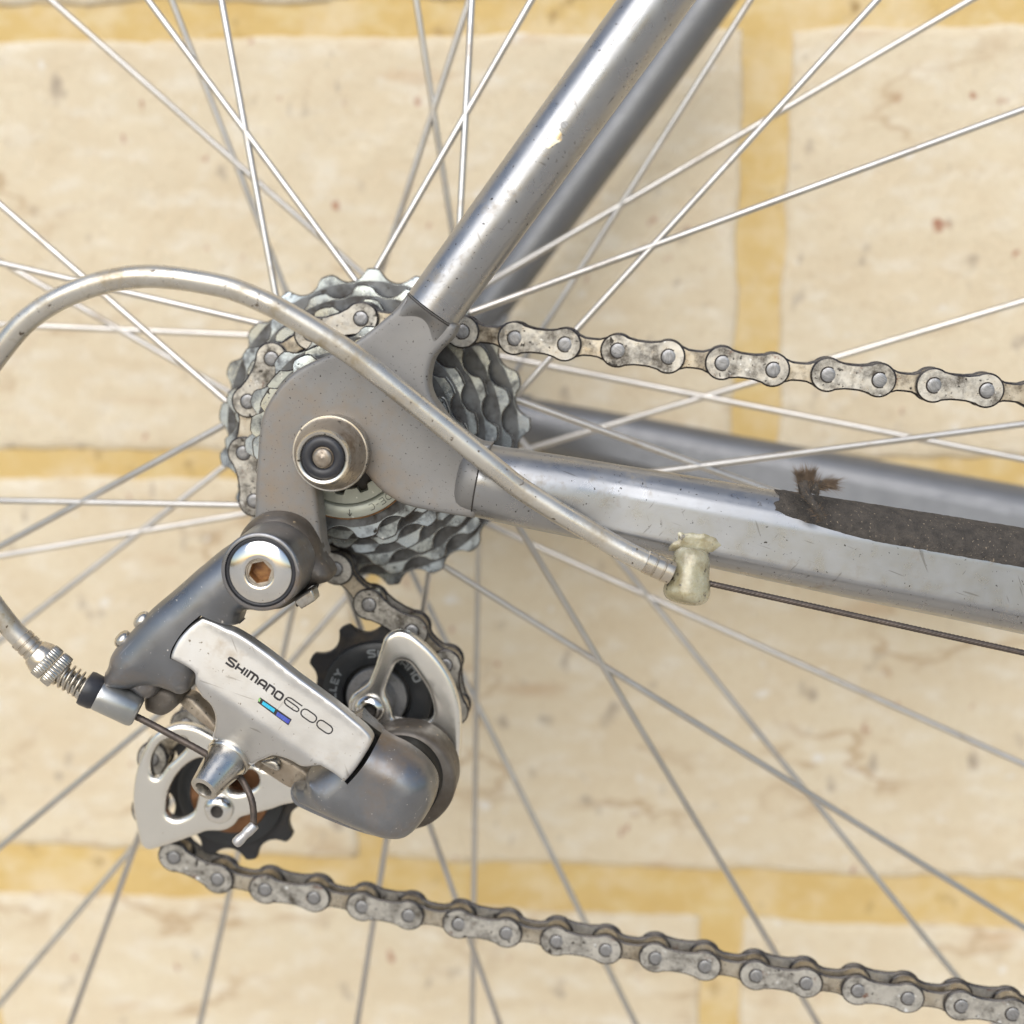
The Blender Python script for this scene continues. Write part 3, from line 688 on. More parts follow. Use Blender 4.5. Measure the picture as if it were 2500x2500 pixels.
# ---- cassette
COGS = [(11, 24.3), (12, 26.3), (14, 29.3), (15, 31.9), (17, 35.6), (19, 39.6), (21, 43.5)]
Y_COG = [15+5.5*i for i in range(7)]
v, f = lathe_geo((0, 0, 0), (0, 1, 0), [(13, 15), (14.5, 17.5), (Y_COG[0]+1, 18.5), (Y_COG[1]+1.2, 20.5), (Y_COG[2]+1.2, 22.5), (Y_COG[3]+1.2, 25), (Y_COG[4]+1.2, 28), (Y_COG[5]+1.2, 31), (Y_COG[6], 33), (Y_COG[6]+2, 30)], 64)
cass = mesh('cassette', v, f, M['spacer'], bike); cass['label'] = 'pale metal sprocket stack with black grime and painted shade between the sprockets'
def cog(n_, tip, Yc, ph, th=1.9, rin=None, mats=None, parent=None, name='sprocket', rho=None):
    R_ = tip+1.7; p = 2*math.pi/n_; rho = rho or min(5.0, R_*math.sin(p/2)*.74)
    d0 = math.asin(min(.98, rho/R_)); dt = math.acos(min(1, (R_*R_+tip*tip-rho*rho)/(2*R_*tip))); per = 16; N = n_*per; rin = rin or R_-rho-7
    rows = []
    outer = []; rt_ = random.Random(n_*3+1); short = [rt_.choice((0, .1, .25, .5, .9)) if not mats else 0 for _ in range(n_)]; skew = [rt_.uniform(-.5, .5) if not mats else 0 for _ in range(n_)]
    for i in range(N):
        th_ = 2*math.pi*i/N; a = ((i % per)/per-.5)*p; d = p/2-abs(a)   # d: angle from gap centre
        if d < d0: r_ = R_*math.cos(d)-math.sqrt(max(0, rho**2-(R_*math.sin(d))**2))
        else:
            r_ = tip
        tt = tip-short[i//per]-skew[i//per]*(a/(p/2))*1.2
        r_ = min(r_, tt)
        if d > dt: r_ = min(r_, tt-.4*max(0, 1-(d-dt)/(.4*(p/2-dt)))**2)
        outer.append((th_+ph, r_))
    vs_ = []
    rnd_ = random.Random(n_*7+int(Yc)); tw = [(rnd_.uniform(-.25, .25), rnd_.uniform(0, .35)) for _ in range(n_)]
    def row(fn, y, front=False):
        b = len(vs_)
        for i, (t, r_) in enumerate(outer):
            rr = fn(r_); dy = 0
            if front and not mats:            # teeth twisted and chamfered one by one, as shifting sprockets are
                k = max(0, min(1, (r_-(R_-rho))/(tip-(R_-rho)))); a_, c_ = tw[i//per]
                dy = k*(a_*(((i % per)/per)-.5)*2+c_*k)
            vs_.append((math.cos(t)*rr, y+dy, math.sin(t)*rr))
        return b
    Rr = R_-rho
    y0, y1 = Yc-th/2, Yc+th/2
    seq = [row(lambda r_: rin, y0), row(lambda r_: Rr-3.0, y0), row(lambda r_: min(r_, Rr+.4)-.5, y0), row(lambda r_: r_-.36, y0, True), row(lambda r_: r_, y0+.35, True)]
    seq += [row(lambda r_: r_, y1-.2), row(lambda r_: r_-.3, y1), row(lambda r_: rin, y1)]
    mats_ = mats or [M['cog'], M['chain_edge'], M['cog_root'], M['cog_land']]
    fs_ = []; fm = []
    for j in range(len(seq)):
        a_, c_ = seq[j], seq[(j+1) % len(seq)]
        for i in range(N):
            fs_.append((a_+i, a_+(i+1) % N, c_+(i+1) % N, c_+i)); fm.append((3 if outer[i][1] > tip-1.2 and outer[(i+1) % N][1] > tip-1.2 and len(mats_) > 3 and j != 3 else 1) if j in (3, 4, 5) else 2 if j in (0, 1) else 0)
    return mesh(name, vs_, fs_, mats_, parent or cass, sharp=25, fmat=fm)
def ang(px, py, Y):
    p = P(px, py, Y); return math.atan2(p.z, p.x)
def tooth_phase(n_, a):                       # tooth centres sit at index per/2 of each pitch
    p = 2*math.pi/n_; return a-p/2
tips = {6: (798, 670), 5: (765, 722), 3: None}
random.seed(5)
for i, ((n_, tip), yc) in enumerate(zip(COGS, Y_COG)):
    if i == 6: ph = tooth_phase(n_, ang(798, 670, yc))
    elif i == 5: ph = tooth_phase(n_, ang(775, 718, yc))
    elif i == 0: ph = tooth_phase(n_, ang(1008, 1247, yc))
    else: ph = random.random()
    if i == 3: ph = tooth_phase(n_, ang(604.6, 980, yc)+math.pi/n_)
    cog(n_, tip, yc, ph)
# lock ring
v1, f1 = ring_geo((0, 0, 0), (0, 1, 0), [(12.2, 14.6), (11.3, 14.9), (11.0, 15.3), (11.0, 17.6), (11.4, 18.1), (14.2, 18.3), (14.2, 14.6)], 72)
wob = lambda t, i: 1+(.13 if math.sin(t*12) > .1 else 0)*(1 if i in (2, 3, 4) else 0)
v2, f2 = ring_geo((0, 0, 0), (0, 1, 0), [(14.2, 14.5), (11.7, 14.5), (11.3, 10.9), (12.0, 10.6), (17, 10.6)], 144, wob)
lr = mesh('lock_ring', *join((v1, f1), (v2, f2)), M['lockring'], cass, sharp=45)
lathe('hub_hole', (0, 0, 0), (0, 1, 0), [(13.5, 12.5), (13.6, .5)], M['black'], cass)
tube('groove', [Vector((math.cos(a)*18.35, 12.0, math.sin(a)*18.35)) for a in np.linspace(0, 2*math.pi, 80)], .22, M['rust'], cass, seg=6)

# ---- chain
YL = Y_COG[3]                                 # chain line at the engaged sprocket
YP = YL-3.5                                   # outer plate's outer face
PITCH_MM = 12.7
up_px = [(2541, 966), (2411, 953.4), (2281.6, 941), (2148.5, 928), (2023, 915), (1888.8, 902.9), (1764.6, 886.3), (1633, 871), (1508.7, 856), (1379.5, 841), (1257, 826), (1128, 809.7), (1004, 790), (881, 778), (759, 815), (662.5, 875.7), (604.6, 980), (594, 1106), (620, 1223), (706, 1318), (819, 1389), (900.7, 1476.7), (1008, 1536)]
def yrun(x): return YP-max(0, (x-1100))/1400*7.5
pins = [P(x, y, yrun(x))+Vector((0, 3.5, 0)) for x, y in up_px]
YC_F = 19.0                                   # cage plate contour plane
gp = P(902.5, 1732, YC_F-1.5); gp = Vector((gp.x, YL, gp.z)); lp = P(534, 1975.6, YC_F-1.5); lp = Vector((lp.x, YL, lp.z))
PR = 20.55
a0 = math.atan2(pins[-1].z-gp.z, pins[-1].x-gp.x)
pins[-1] = gp+Vector((math.cos(a0), 0, math.sin(a0)))*PR
GA = a0
for k in range(1, 5): pins.append(gp+Vector((math.cos(a0-k*math.radians(36)), 0, math.sin(a0-k*math.radians(36))))*PR)
low_px = [(424, 2094), (530.6, 2147), (647, 2172.5), (766, 2192.5), (883.6, 2214.7), (997.5, 2236), (1120, 2257), (1236.7, 2279), (1359, 2299), (1479.7, 2320), (1601, 2339.6), (1721.7, 2360), (1847, 2382.8), (1969.4, 2401), (2095.8, 2419), (2218, 2438), (2348, 2456.9), (2473, 2476), (2603, 2496), (2730, 2515)]
def yrun2(x): return YP-max(0, (x-700))/1800*9
lows = [P(x, y, yrun2(x))+Vector((0, 3.5, 0)) for x, y in low_px]
b0_ = math.atan2(lows[0].z-lp.z, lows[0].x-lp.x); rl = math.hypot(lows[0].z-lp.z, lows[0].x-lp.x)
pre = [lp+Vector((math.cos(b0_-k*math.radians(36)), 0, math.sin(b0_-k*math.radians(36))))*(PR+(rl-PR)*(1-k/5)) for k in range(5, 0, -1)]
segs = [(pins, 0), (pre+lows, 0)]
def plate_mesh(name, r, waist, th, mats, L_=PITCH_MM):
    """figure-of-eight side plate, centred on its left pin, front at y=0"""
    pts = []
    n1 = 22
    d = math.radians(56)
    for k in range(n1+1): 
        a = d+(2*math.pi-2*d)*k/n1; pts.append((r*math.cos(a), r*math.sin(a)))
    def cur(t): # concave waist
        return None
    bot = [(L_*t, -(waist+(r*math.sin(d)-waist)*(abs(t-.5)/.5)**2)) for t in (.36, .5, .64)]
    pts += bot
    for k in range(n1+1):
        a = math.pi+d+(2*math.pi-2*d)*k/n1; pts.append((L_+r*math.cos(a), r*math.sin(a)))
    pts += [(x, -y) for x, y in bot[::-1]]
    n_ = len(pts); vs_ = []; c = L_/2
    def ins(p, e):
        cx = 0 if p[0] < c else L_
        q = Vector((p[0]-cx, p[1])); return (cx+q.x*(1-e/ max(r, 1e-6)), q.y*(1-e/r)) if abs(p[0]-c) > c*.4 else (p[0], p[1]*(1-e/abs(p[1])))
    fs_ = []; fm = []
    loops_ = [[(ins(p, .45)[0], 0, ins(p, .45)[1]) for p in pts], [(p[0], .3, p[1]) for p in pts], [(p[0], th-.2, p[1]) for p in pts], [(ins(p, .3)[0], th, ins(p, .3)[1]) for p in pts]]
    for l in loops_: vs_ += l
    for j in range(3):
        for i in range(n_): fs_.append((j*n_+i, j*n_+(i+1) % n_, (j+1)*n_+(i+1) % n_, (j+1)*n_+i)); fm.append(1)
    for j, b in ((0, 0), (1, 3*n_)):           # caps: two fans and a waist, so that shading stays flat
        vs_.append((0, 0 if j == 0 else th, 0)); vs_.append((L_, 0 if j == 0 else th, 0)); c0_, c1_ = len(vs_)-2, len(vs_)-1
        h = n1+1
        for i in range(n1): fs_.append((c0_, b+i, b+i+1)); fm.append(0)
        for i in range(h+3, h+3+n1): fs_.append((c1_, b+i, b+i+1)); fm.append(0)
        fs_.append((c0_, b+n1, b+h, b+h+1, b+h+2, b+h+3, c1_)); fm.append(0)
        fs_.append((c1_, b+h+3+n1, b+h+4+n1, b+h+5+n1, b+h+6+n1, b+0, c0_)); fm.append(0)
    o = mesh(name, vs_, fs_, mats, None, sharp=30, fmat=fm); me = o.data; bpy.data.objects.remove(o); return me
outer_me = plate_mesh('outer_plate', 4.3, 3.15, 1.0, [M['chain_face'], M['chain_edge']])
inner_me = plate_mesh('inner_plate', 4.0, 2.3, 1.0, [M['chain_inner'], M['chain_edge']])
def solid(name, geo, mat):
    o = mesh(name, geo[0], geo[1], mat, None); me = o.data; bpy.data.objects.remove(o); return me
pin_me = solid('pin', lathe_geo((0, 0, 0), (0, 1, 0), [(-3.68, 1e-3), (-3.7, .8), (-3.68, 1.5), (-3.55, 1.74), (-3.3, 1.78), (3.6, 1.8), (3.8, 1.4)], 20), M['pin'])
grime_me = solid('pin_grime', ring_geo((0, 0, 0), (0, 1, 0), [(-3.56, 1.72), (-3.56, 2.02), (-3.45, 2.1), (-3.3, 1.72)], 20), M['chain_edge'])
roller_me = solid('roller', ring_geo((0, 0, 0), (0, 1, 0), [(-1.3, 2.0), (-1.3, 3.85), (1.3, 3.85), (1.3, 2.0)], 18), M['chain_inner'])
chain = bpy.data.objects.new('chain', None); COL.objects.link(chain); chain.parent = bike; chain['label'] = 'worn roller chain with grimy edges and rust spots'
def place(name, me, p, q, dy, jit=0):
    o = bpy.data.objects.new(name, me); COL.objects.link(o); o.parent = chain
    xa = (q-p); L_ = xa.length; xa.normalize(); ya = (Vector((0, 1, 0))-xa*xa.y).normalized(); za = xa.cross(ya)
    m_ = Matrix((xa*(L_/PITCH_MM), ya, za)).transposed().to_4x4(); m_.translation = (p+ya*dy)*MM
    o.matrix_world = m_; return o
for ps, par in segs:
    for i, p in enumerate(ps):
        o = bpy.data.objects.new('pin', pin_me); COL.objects.link(o); o.parent = chain
        o.matrix_world = Matrix.Translation(p*MM) @ Matrix.Rotation(random.random()*6, 4, 'Y')
        o = bpy.data.objects.new('roller', roller_me); COL.objects.link(o); o.parent = chain; o.matrix_world = Matrix.Translation(p*MM)
        o = bpy.data.objects.new('pin_grime', grime_me); COL.objects.link(o); o.parent = chain; o.matrix_world = Matrix.Translation(p*MM)
        if i+1 < len(ps):
            if ps is pins: outer = (i % 2 == 1)
            else: outer = ((i-5) % 2 == 0)
            q = ps[i+1]
            if q.x < p.x: p_, q_ = q, p
            else: p_, q_ = p, q
            if outer:
                place('outer_plate', outer_me, p_, q_, -3.5); place('outer_plate', outer_me, p_, q_, 2.5)
            else:
                place('inner_plate', inner_me, p_, q_, -2.35); place('inner_plate', inner_me, p_, q_, 1.35)

# ---- rear derailleur
def slope_fn(pts_px, Y, k_lo, k_hi=0, w_=1.0):
    """fold along a line given in photograph pixels: below it the surface recedes by k_lo per mm, above it by k_hi"""
    a, b_ = [P(x, y, Y) for x, y in pts_px]; d = Vector((b_.x-a.x, b_.z-a.z)).normalized(); n_ = Vector((-d.y, d.x))
    if n_.y < 0: n_ = -n_
    def f_(x, z):
        s = (x-a.x)*n_.x+(z-a.z)*n_.y
        lo = math.log1p(math.exp(min(40, -s/w_)))*w_; hi = math.log1p(math.exp(min(40, s/w_)))*w_
        return lo*k_lo+hi*k_hi
    return f_
body_px = Z(B, [(1500,330),(1380,300),(1200,432),(1040,572),(900,690),(780,820),(700,905),(662,965),(648,1020),(622,1090),(640,1150),(760,1160),(860,1140),(930,1145),(1010,1168),(1070,1190),(1120,1165),(1147,1112),(1128,1062),(1065,1022),(1000,985,1),(1012,930),(1056,855),(1110,790),(1180,730,1),(1240,760),(1320,802),(1370,818,1),(1405,770),(1440,700),(1540,680),(1640,560),(1640,420)])
v_, f_, _, _ = slab_geo([px_loop(body_px, -9, 5, [(18, 27)], 6)], -9, 5, 6, 7.5, 1.0, None, 8, [not (18 <= i//5 < 27) for i in range(5*len(body_px))])
der = mesh('rear_derailleur', v_, f_, M['pewter'], bike, sharp=60); der['label'] = 'grey alloy rear derailleur hanging under the axle'
# hanger boss behind, its tab, and the hollow pivot with bolt
bc = P(635.6, 1396.7, -18); bc = Vector((bc.x, 0, bc.z))
tab_px = Z(C, [(330,135),(470,122),(590,170),(660,270),(690,370),(735,430),(757,485),(735,525),(690,540),(640,552),(590,590),(540,640),(430,690),(300,640),(200,450),(215,250)])
slab('stop_tab', tab_px, -1.5, 4.5, M['pewter_dirty'], der, rise=5, r=5, res=1.2, rings=6, extra=lambda x, z: .15*noise.noise(Vector((x*.5, z*.5, 1))), sharp=60)['label'] = 'grimy dark shoulder of the derailleur around its mounting bolt'
lathe('pivot_boss', bc, N_, [(-1, 9.5), (4, 9.5), (10, 9.3), (15, 9.15), (17.2, 9.2), (18.0, 9.05), (18.2, 8.7), (18.2, 8.2), (15.2, 8.1)], M['pewter'], der, seg=72, sharp=60)
ring('black_seal', bc, N_, [(16.5, 8.25), (17.6, 8.2), (17.9, 7.9), (17.9, 7.5), (17.5, 7.2), (16.5, 7.2)], M['rubber'], der, seg=64, sharp=70)
bolt = ring('mounting_bolt', bc, N_, [(16.0, 3.3), (16.5, 7.35), (17.9, 7.3), (18.15, 7.05), (18.7, 5.6), (18.98, 4.2), (19.0, 3.4), (18.9, 3.3)], M['chrome'], der, seg=64, sharp=50)
bolt['label'] = 'polished bolt with a rusty hexagon socket'
HEX = [(2.7*math.cos(math.radians(60*k+12)), 2.7*math.sin(math.radians(60*k+12))) for k in range(6)]
ring('socket_ring', bc, N_, [(18.2, 3.3), (18.55, 3.2), (18.55, 2.95), (18.1, 2.7)], M['ferrule'], der, seg=48)
hv = [(bc.x+x, -18.25, bc.z+z) for x, z in HEX]+[(bc.x+x*.92, -15.6, bc.z+z*.92) for x, z in HEX]
mesh('hex_socket', hv, [(i, (i+1) % 6, 6+(i+1) % 6, 6+i) for i in range(6)]+[(6, 7, 8, 9, 10, 11)], M['rust'], der, smooth=False)
hv = [(bc.x+x, -18.27, bc.z+z) for x, z in HEX]+[(bc.x+3.25*math.cos(2*math.pi*k/48), -18.3, bc.z+3.25*math.sin(2*math.pi*k/48)) for k in range(48)]
hf = []
for k in range(48):
    a_ = int(((360*k/48-12) % 360)/60+.5) % 6; b_ = int(((360*(k+1)/48-12) % 360)/60+.5) % 6
    hf.append((6+k, 6+(k+1) % 48, a_))
    if a_ != b_: hf.append((6+(k+1) % 48, b_, a_))
mesh('socket_face', hv, hf, M['ferrule'], der, smooth=False)
slab('adjuster_tab', Z(C, [(572,692,1),(533,655,1),(545,625),(622,578),(645,600),(655,640,1)]), -9, 4, M['chrome_dull'], der, rise=.6, r=.6, res=1)
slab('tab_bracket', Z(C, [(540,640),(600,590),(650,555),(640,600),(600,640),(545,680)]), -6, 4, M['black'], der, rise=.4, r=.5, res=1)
# limit screws
for q in ((341, 1509), (294, 1556)):
    c_ = P(q[0], q[1], -9); ax = Vector((-.62, -.25, .62)).normalized(); lathe('limit_screw', c_+ax*-1.2, ax, [(-4, 1.5), (0, 1.5), (0, 2.25), (.9, 2.3), (1.5, 1.9), (1.9, 1.1), (2.0, 0)], M['chrome_dull'], der, seg=28, sharp=60)
# cable lug and barrel adjuster
l0, l1 = P(236.8, 1692, -11), P(337.7, 1739, -9); la = (l1-l0).normalized(); LL = (l1-l0).length
lathe('cable_lug', l0, la, [(-.3, 3.3), (.2, 3.85), (1, 4.0), (LL-1.2, 4.0), (LL-.4, 3.7), (LL, 3.1)], M['lug'], der, seg=40, sharp=60)['label'] = 'bare alloy lug the gear cable passes through'
slab('lug_web', Z(X, [(1000,760),(1060,680),(1250,660),(1500,700),(1500,900),(1390,980),(1250,900),(1100,850)]), -7, 5, M['pewter'], der, rise=4, r=3.5, res=1.0, rings=5)
slab('body_underside', Z(X, [(1390,880),(1520,850),(1640,890),(1700,960),(1690,1030),(1620,1100),(1540,1140),(1440,1115),(1375,1060)]), -4, 8, M['pewter_dirty'], der, rise=2.2, r=2, res=1.0)
boot = P(*Z(X, [(860, 930)])[0], -11.5)
lathe('rubber_boot', l0, -la, [(-.4, 3.9), (.3, 4.2), (2.4, 4.3), (3.2, 4.1), (3.4, 3.2)], M['rubber'], der, seg=32, sharp=50)
b0 = P(*Z(X, [(330, 545)])[0], -13); b1 = P(*Z(X, [(605, 775)])[0], -12); ba = (b1-b0).normalized(); BL = (b1-b0).length
e0 = P(*Z(X, [(195, 415)])[0], -13.3); fa = (b0-e0).normalized(); FL = (b0-e0).length
def fer(name, c, ax, L_, r_):
    pr = [(0, r_*.93), (.15, r_)]
    for t in (.34, .66): pr += [(L_*t-.28, r_), (L_*t-.1, r_*.9), (L_*t+.1, r_*.9), (L_*t+.28, r_)]
    pr += [(L_-.1, r_), (L_, r_*.92)]
    return lathe(name, c, ax, pr, M['ferrule'], der, seg=32, sharp=30)
fer('housing_ferrule', e0, fa, FL+.6, 2.85)
lathe('adjuster_collar', b0, ba, [(-.2, 2.9), (.1, 3.3), (1.6, 3.9), (2.2, 4.05), (3.0, 4.05)], M['ferrule'], der, seg=40, sharp=30)
kn = lambda t, i: 1+.035*math.sin(t*34)*(1 if 0 < i < 4 else 0)
for s_, e_ in ((2.4, 5.0), (5.15, 7.9)):
    lathe('knurled_barrel', b0, ba, [(s_, 3.8), (s_+.2, 4.15), ((s_+e_)/2, 4.2), (e_-.2, 4.15), (e_, 3.8)], M['chrome_dull'], der, seg=204, wob=kn, sharp=60)
lathe('adjuster_screw', b0, ba, [(7, 2.2), (BL+7, 2.2)], M['chrome_dull'], der, seg=24)
sp0 = b0+ba*7.5; sp1 = l0-la*3.2; sa = (sp1-sp0).normalized(); _, su, sv = frame_of(sa); SL = (sp1-sp0).length
lathe('threaded_stud', sp0, sa, [(-2, 1.9)]+[(i*.35, 1.9 if i % 2 else 2.2) for i in range(int(SL/.35)+2)], M['chrome_dull'], der, seg=20)
turns = 5; hp = []
for i in range(turns*20+1):
    t = i/(turns*20); tt = t if t > .25 else t*.8+.05*t
    hp.append(sp0+sa*(SL*t)+(su*math.cos(2*math.pi*turns*t)+sv*math.sin(2*math.pi*turns*t))*3.0)
tube('adjuster_spring', hp, .3, M['ferrule'], der, seg=8)
# inner parallelogram link, outer silver plate
slab('inner_link', [(437,1712),(466,1698),(520,1752),(560,1800),(640,1830),(690,1845),(752,1881),(752,1905),(716,1924),(660,1892),(622,1867),(560,1815),(512,1779)], 0, 4, M['link_tan'], der, rise=1, r=1.2, res=1.5)['label'] = 'dirty inner link seen behind the silver plate'
slab('link_pin', Z(V, [(1300,610),(1400,580),(1470,610),(1495,670),(1460,700),(1380,670)]), -2, 3, M['chrome_dull'], der, rise=1, r=1, res=1)
plate_px = Z(D, [(510,12,1),(600,50),(680,90),(750,122),(850,182),(1000,290),(1150,410),(1300,520),(1450,632),(1560,722),(1640,790),(1685,848),(1682,895),(1640,970),(1580,1060),(1510,1138,1),(1440,1080),(1350,1026,1),(1290,1020),(1230,1034),(1185,1030),(1140,1005),(1080,982),(1000,972),(940,1000),(880,1030),(830,1056),(780,1010),(700,935),(640,895),(575,880),(570,855),(590,790),(602,720),(595,660),(570,605),(530,570),(503,520),(485,470),(470,385),(400,330),(308,285,1),(320,230),(360,150),(430,70)])
YPL = -15.0
pc = np.mean(np.array([q[:2] for q in plate_px]), 0); pdir = np.array(ax0 := (.818, .575))
def shrink(q):
    t = (np.array(q[:2])-pc)@pdir
    k = 7 if t < -190 else -7 if t > 190 else 0
    return (q[0]+pdir[0]*k, q[1]+pdir[1]*k)+tuple(q[2:])
plate_px = [shrink(q) for q in plate_px]
slab('dark_gap_backing', Z(D, [(420,90),(560,60),(700,170),(620,420),(480,420),(330,310)]), -6, 5, M['black'], der, rise=.5, r=.6, res=2)  # black slabs added behind the plate ends, standing for shade in the gaps
slab('dark_gap_backing', Z(D, [(1420,660),(1560,720),(1720,840),(1640,1020),(1520,1150),(1330,1010),(1380,800)]), -6, 5, M['black'], der, rise=.5, r=.6, res=2)
fold1 = slope_fn(Z(D, [(480,420),(1250,962)]), YPL, .42, .13, .3)
pa, pb = P(*Z(D, [(560,330)])[0], YPL), P(*Z(D, [(1500,900)])[0], YPL)
fold = lambda x, z: fold1(x, z)
slab('outer_link_plate', plate_px, YPL, 4, M['plate'], der, rise=1.0, r=.9, res=.9, extra=fold, rings=5, sharp=50)['label'] = 'satin silver link plate lettered in black with a blue sticker'
def plate_pt(px, py, lift=.05):
    Y = YPL-1
    for _ in range(6):
        p = P(px, py, Y); Y = YPL-1.0+fold(p.x, p.z)-lift
    return P(px, py, Y)
# lettering: strokes in a box 1 high, drawn as flat print
GL = {'S': (1.25, [[(1.2,1),(.35,1),(.12,.9),(.08,.72),(.2,.58),(1.02,.45),(1.16,.3),(1.12,.1),(.9,0),(.02,0)]]), 'H': (1.15, [[(.1,0),(.1,1)],[(1.05,0),(1.05,1)],[(.1,.45),(1.05,.45)]]),
 'I': (.3, [[(.15,0),(.15,1)]]), 'M': (1.5, [[(.1,0),(.1,1),(1.1,1),(1.35,.85),(1.4,.7),(1.4,0)],[(.75,0),(.75,1)]]), 'A': (1.15, [[(.1,0),(.1,.72),(.2,.92),(.4,1),(.85,1),(1.03,.9),(1.08,.72),(1.08,0)],[(.1,.4),(1.08,.4)]]),
 'N': (1.1, [[(.1,0),(.1,1),(.75,1),(.95,.92),(1.02,.72),(1.02,0)]]), 'O': (1.15, [[(.35,0),(.8,0),(1,.08),(1.07,.3),(1.07,.7),(1,.92),(.8,1),(.35,1),(.15,.92),(.08,.7),(.08,.3),(.15,.08),(.35,0)]]),
 '6': (2.0, [[(1.95,1),(.5,1),(.2,.88),(.06,.62),(.06,.35),(.22,.1),(.5,0),(1.5,0),(1.82,.1),(1.9,.3),(1.82,.48),(1.5,.57),(.1,.57)]]), '0': (1.95, [[(.5,0),(1.45,0),(1.75,.12),(1.88,.36),(1.88,.64),(1.75,.88),(1.45,1),(.5,1),(.2,.88),(.06,.64),(.06,.36),(.2,.12),(.5,0)]]),
 'U': (1.05, [[(.1,1),(.1,.2),(.3,0),(.75,0),(.95,.2),(.95,1)]]), 'L': (.9, [[(.1,1),(.1,0),(.85,0)]]), 'E': (.95, [[(.9,1),(.1,1),(.1,0),(.9,0)],[(.1,.5),(.8,.5)]]), 'Y': (1.05, [[(.05,1),(.52,.5),(1.0,1)],[(.52,.5),(.52,0)]]), 'P': (1.0, [[(.1,0),(.1,1),(.7,1),(.92,.85),(.92,.6),(.7,.45),(.1,.45)]]),
 'D': (1.0, [[(.1,0),(.1,1),(.6,1),(.9,.75),(.9,.25),(.6,0),(.1,0)]]), 'C': (1.0, [[(.9,.95),(.7,1),(.3,1),(.1,.75),(.1,.25),(.3,0),(.7,0),(.9,.05)]]), '-': (.6, [[(.1,.5),(.5,.5)]]), 'v': (.8, [[(.4,1),(.4,0)],[(.1,.4),(.4,0),(.7,.4)]])}
def ribbon(line, wd):
    pts = [Vector(p) for p in line]; n_ = len(pts); closed = (pts[0]-pts[-1]).length < 1e-6
    if closed: pts = pts[:-1]; n_ -= 1
    L_, R_ = [], []
    for i in range(n_):
        a_ = pts[i-1] if (i or closed) else None; b_ = pts[(i+1) % n_] if (i < n_-1 or closed) else None; p = pts[i]
        d1 = (p-a_).normalized() if a_ is not None else (b_-p).normalized(); d2 = (b_-p).normalized() if b_ is not None else d1
        n1_, n2_ = Vector((-d1.y, d1.x)), Vector((-d2.y, d2.x)); m_ = (n1_+n2_).normalized(); k = wd/max(.45, m_.dot(n1_))
        L_.append(p+m_*k); R_.append(p-m_*k)
    vs_ = L_+R_; fs_ = [(i, (i+1) % n_, n_+(i+1) % n_, n_+i) for i in range(n_ if closed else n_-1)]
    return vs_, fs_
def letters(txt, h, wd, gap, mapf, name, mat, parent, x0=0, wscale=1):
    x = x0
    for ch in txt:
        if ch == ' ': x += h*.6; continue
        adv, lines = GL[ch]; g_ = []
        for ln in lines:
            vs_, fs_ = ribbon([(p[0]*h*wscale, p[1]*h) for p in ln], wd); g_.append(([Vector(mapf(x+q.x, q.y)) for q in vs_], fs_))
        v, f = join(*g_); mesh(name, v, f, mat, parent, smooth=False); x += adv*h*wscale+gap
    return x
ax_, bx_ = (.818, .575), (.575, -.818)
def on_plate(u, w_): 
    x, y = 243+ax_[0]*u+bx_[0]*w_, 1050+ax_[1]*u+bx_[1]*w_
    q = Z(O, [(x, y)])[0]; return plate_pt(*q)
PLT = [o for o in der.children if o.name.startswith('outer_link_plate')][0]
letters('SHIMANO', 84, 12.5, 17, on_plate, 'letter', M['print'], der, 0, 1.08)
def on_plate6(u, w_): return on_plate(u, w_+2)
letters('600', 98, 8.0, 14, on_plate6, 'numeral', M['print'], der, 822, 1.13)
def patch(name, pts, mat, lift):
    vs_ = [plate_pt(*q, lift) for q in Z(O, pts)]; mesh(name, vs_, [tuple(range(len(vs_)))], mat, der, smooth=False)
patch('sticker', [(655,1462),(1026,1722),(985,1792),(622,1522)], M['print'], .05)
patch('sticker_patch', [(688,1506),(832,1604),(812,1640),(670,1540)], M['cyan'], .09)
patch('sticker_patch', [(858,1630),(1008,1730),(982,1774),(838,1672)], M['violet'], .09)
patch('sticker_patch', [(640,1468),(662,1480),(645,1516),(628,1504)], M['green'], .09)
# cable clamp bolt
cb0 = P(*Z(D, [(712, 962)])[0], -9.5); cb1 = P(*Z(D, [(543, 1180)])[0], -18.5); ca = (cb1-cb0).normalized(); CL = (cb1-cb0).length
lathe('clamp_washer', cb0, ca, [(-1.2, 5.2), (-.8, 5.6), (.4, 5.6), (.8, 5.3)], M['chrome_dull'], der, seg=40, sharp=45)
cbolt = lathe('clamp_bolt', cb0, ca, [(.6, 5.1), (1.2, 5.15), (4, 4.6), (CL-1, 3.6), (CL-.2, 3.45), (CL, 3.15), (CL, 2.2), (CL-.3, 2.1), (CL-3.2, 2.0), (CL-3.4, 0)], M['chrome_dull'], der, seg=48, sharp=45)
cbolt['label'] = 'speckled steel cable clamp bolt with an open socket'
lathe('bolt_socket', cb0, ca, [(CL-3.1, 1.95), (CL-3.0, 0)], M['black'], der, seg=24)
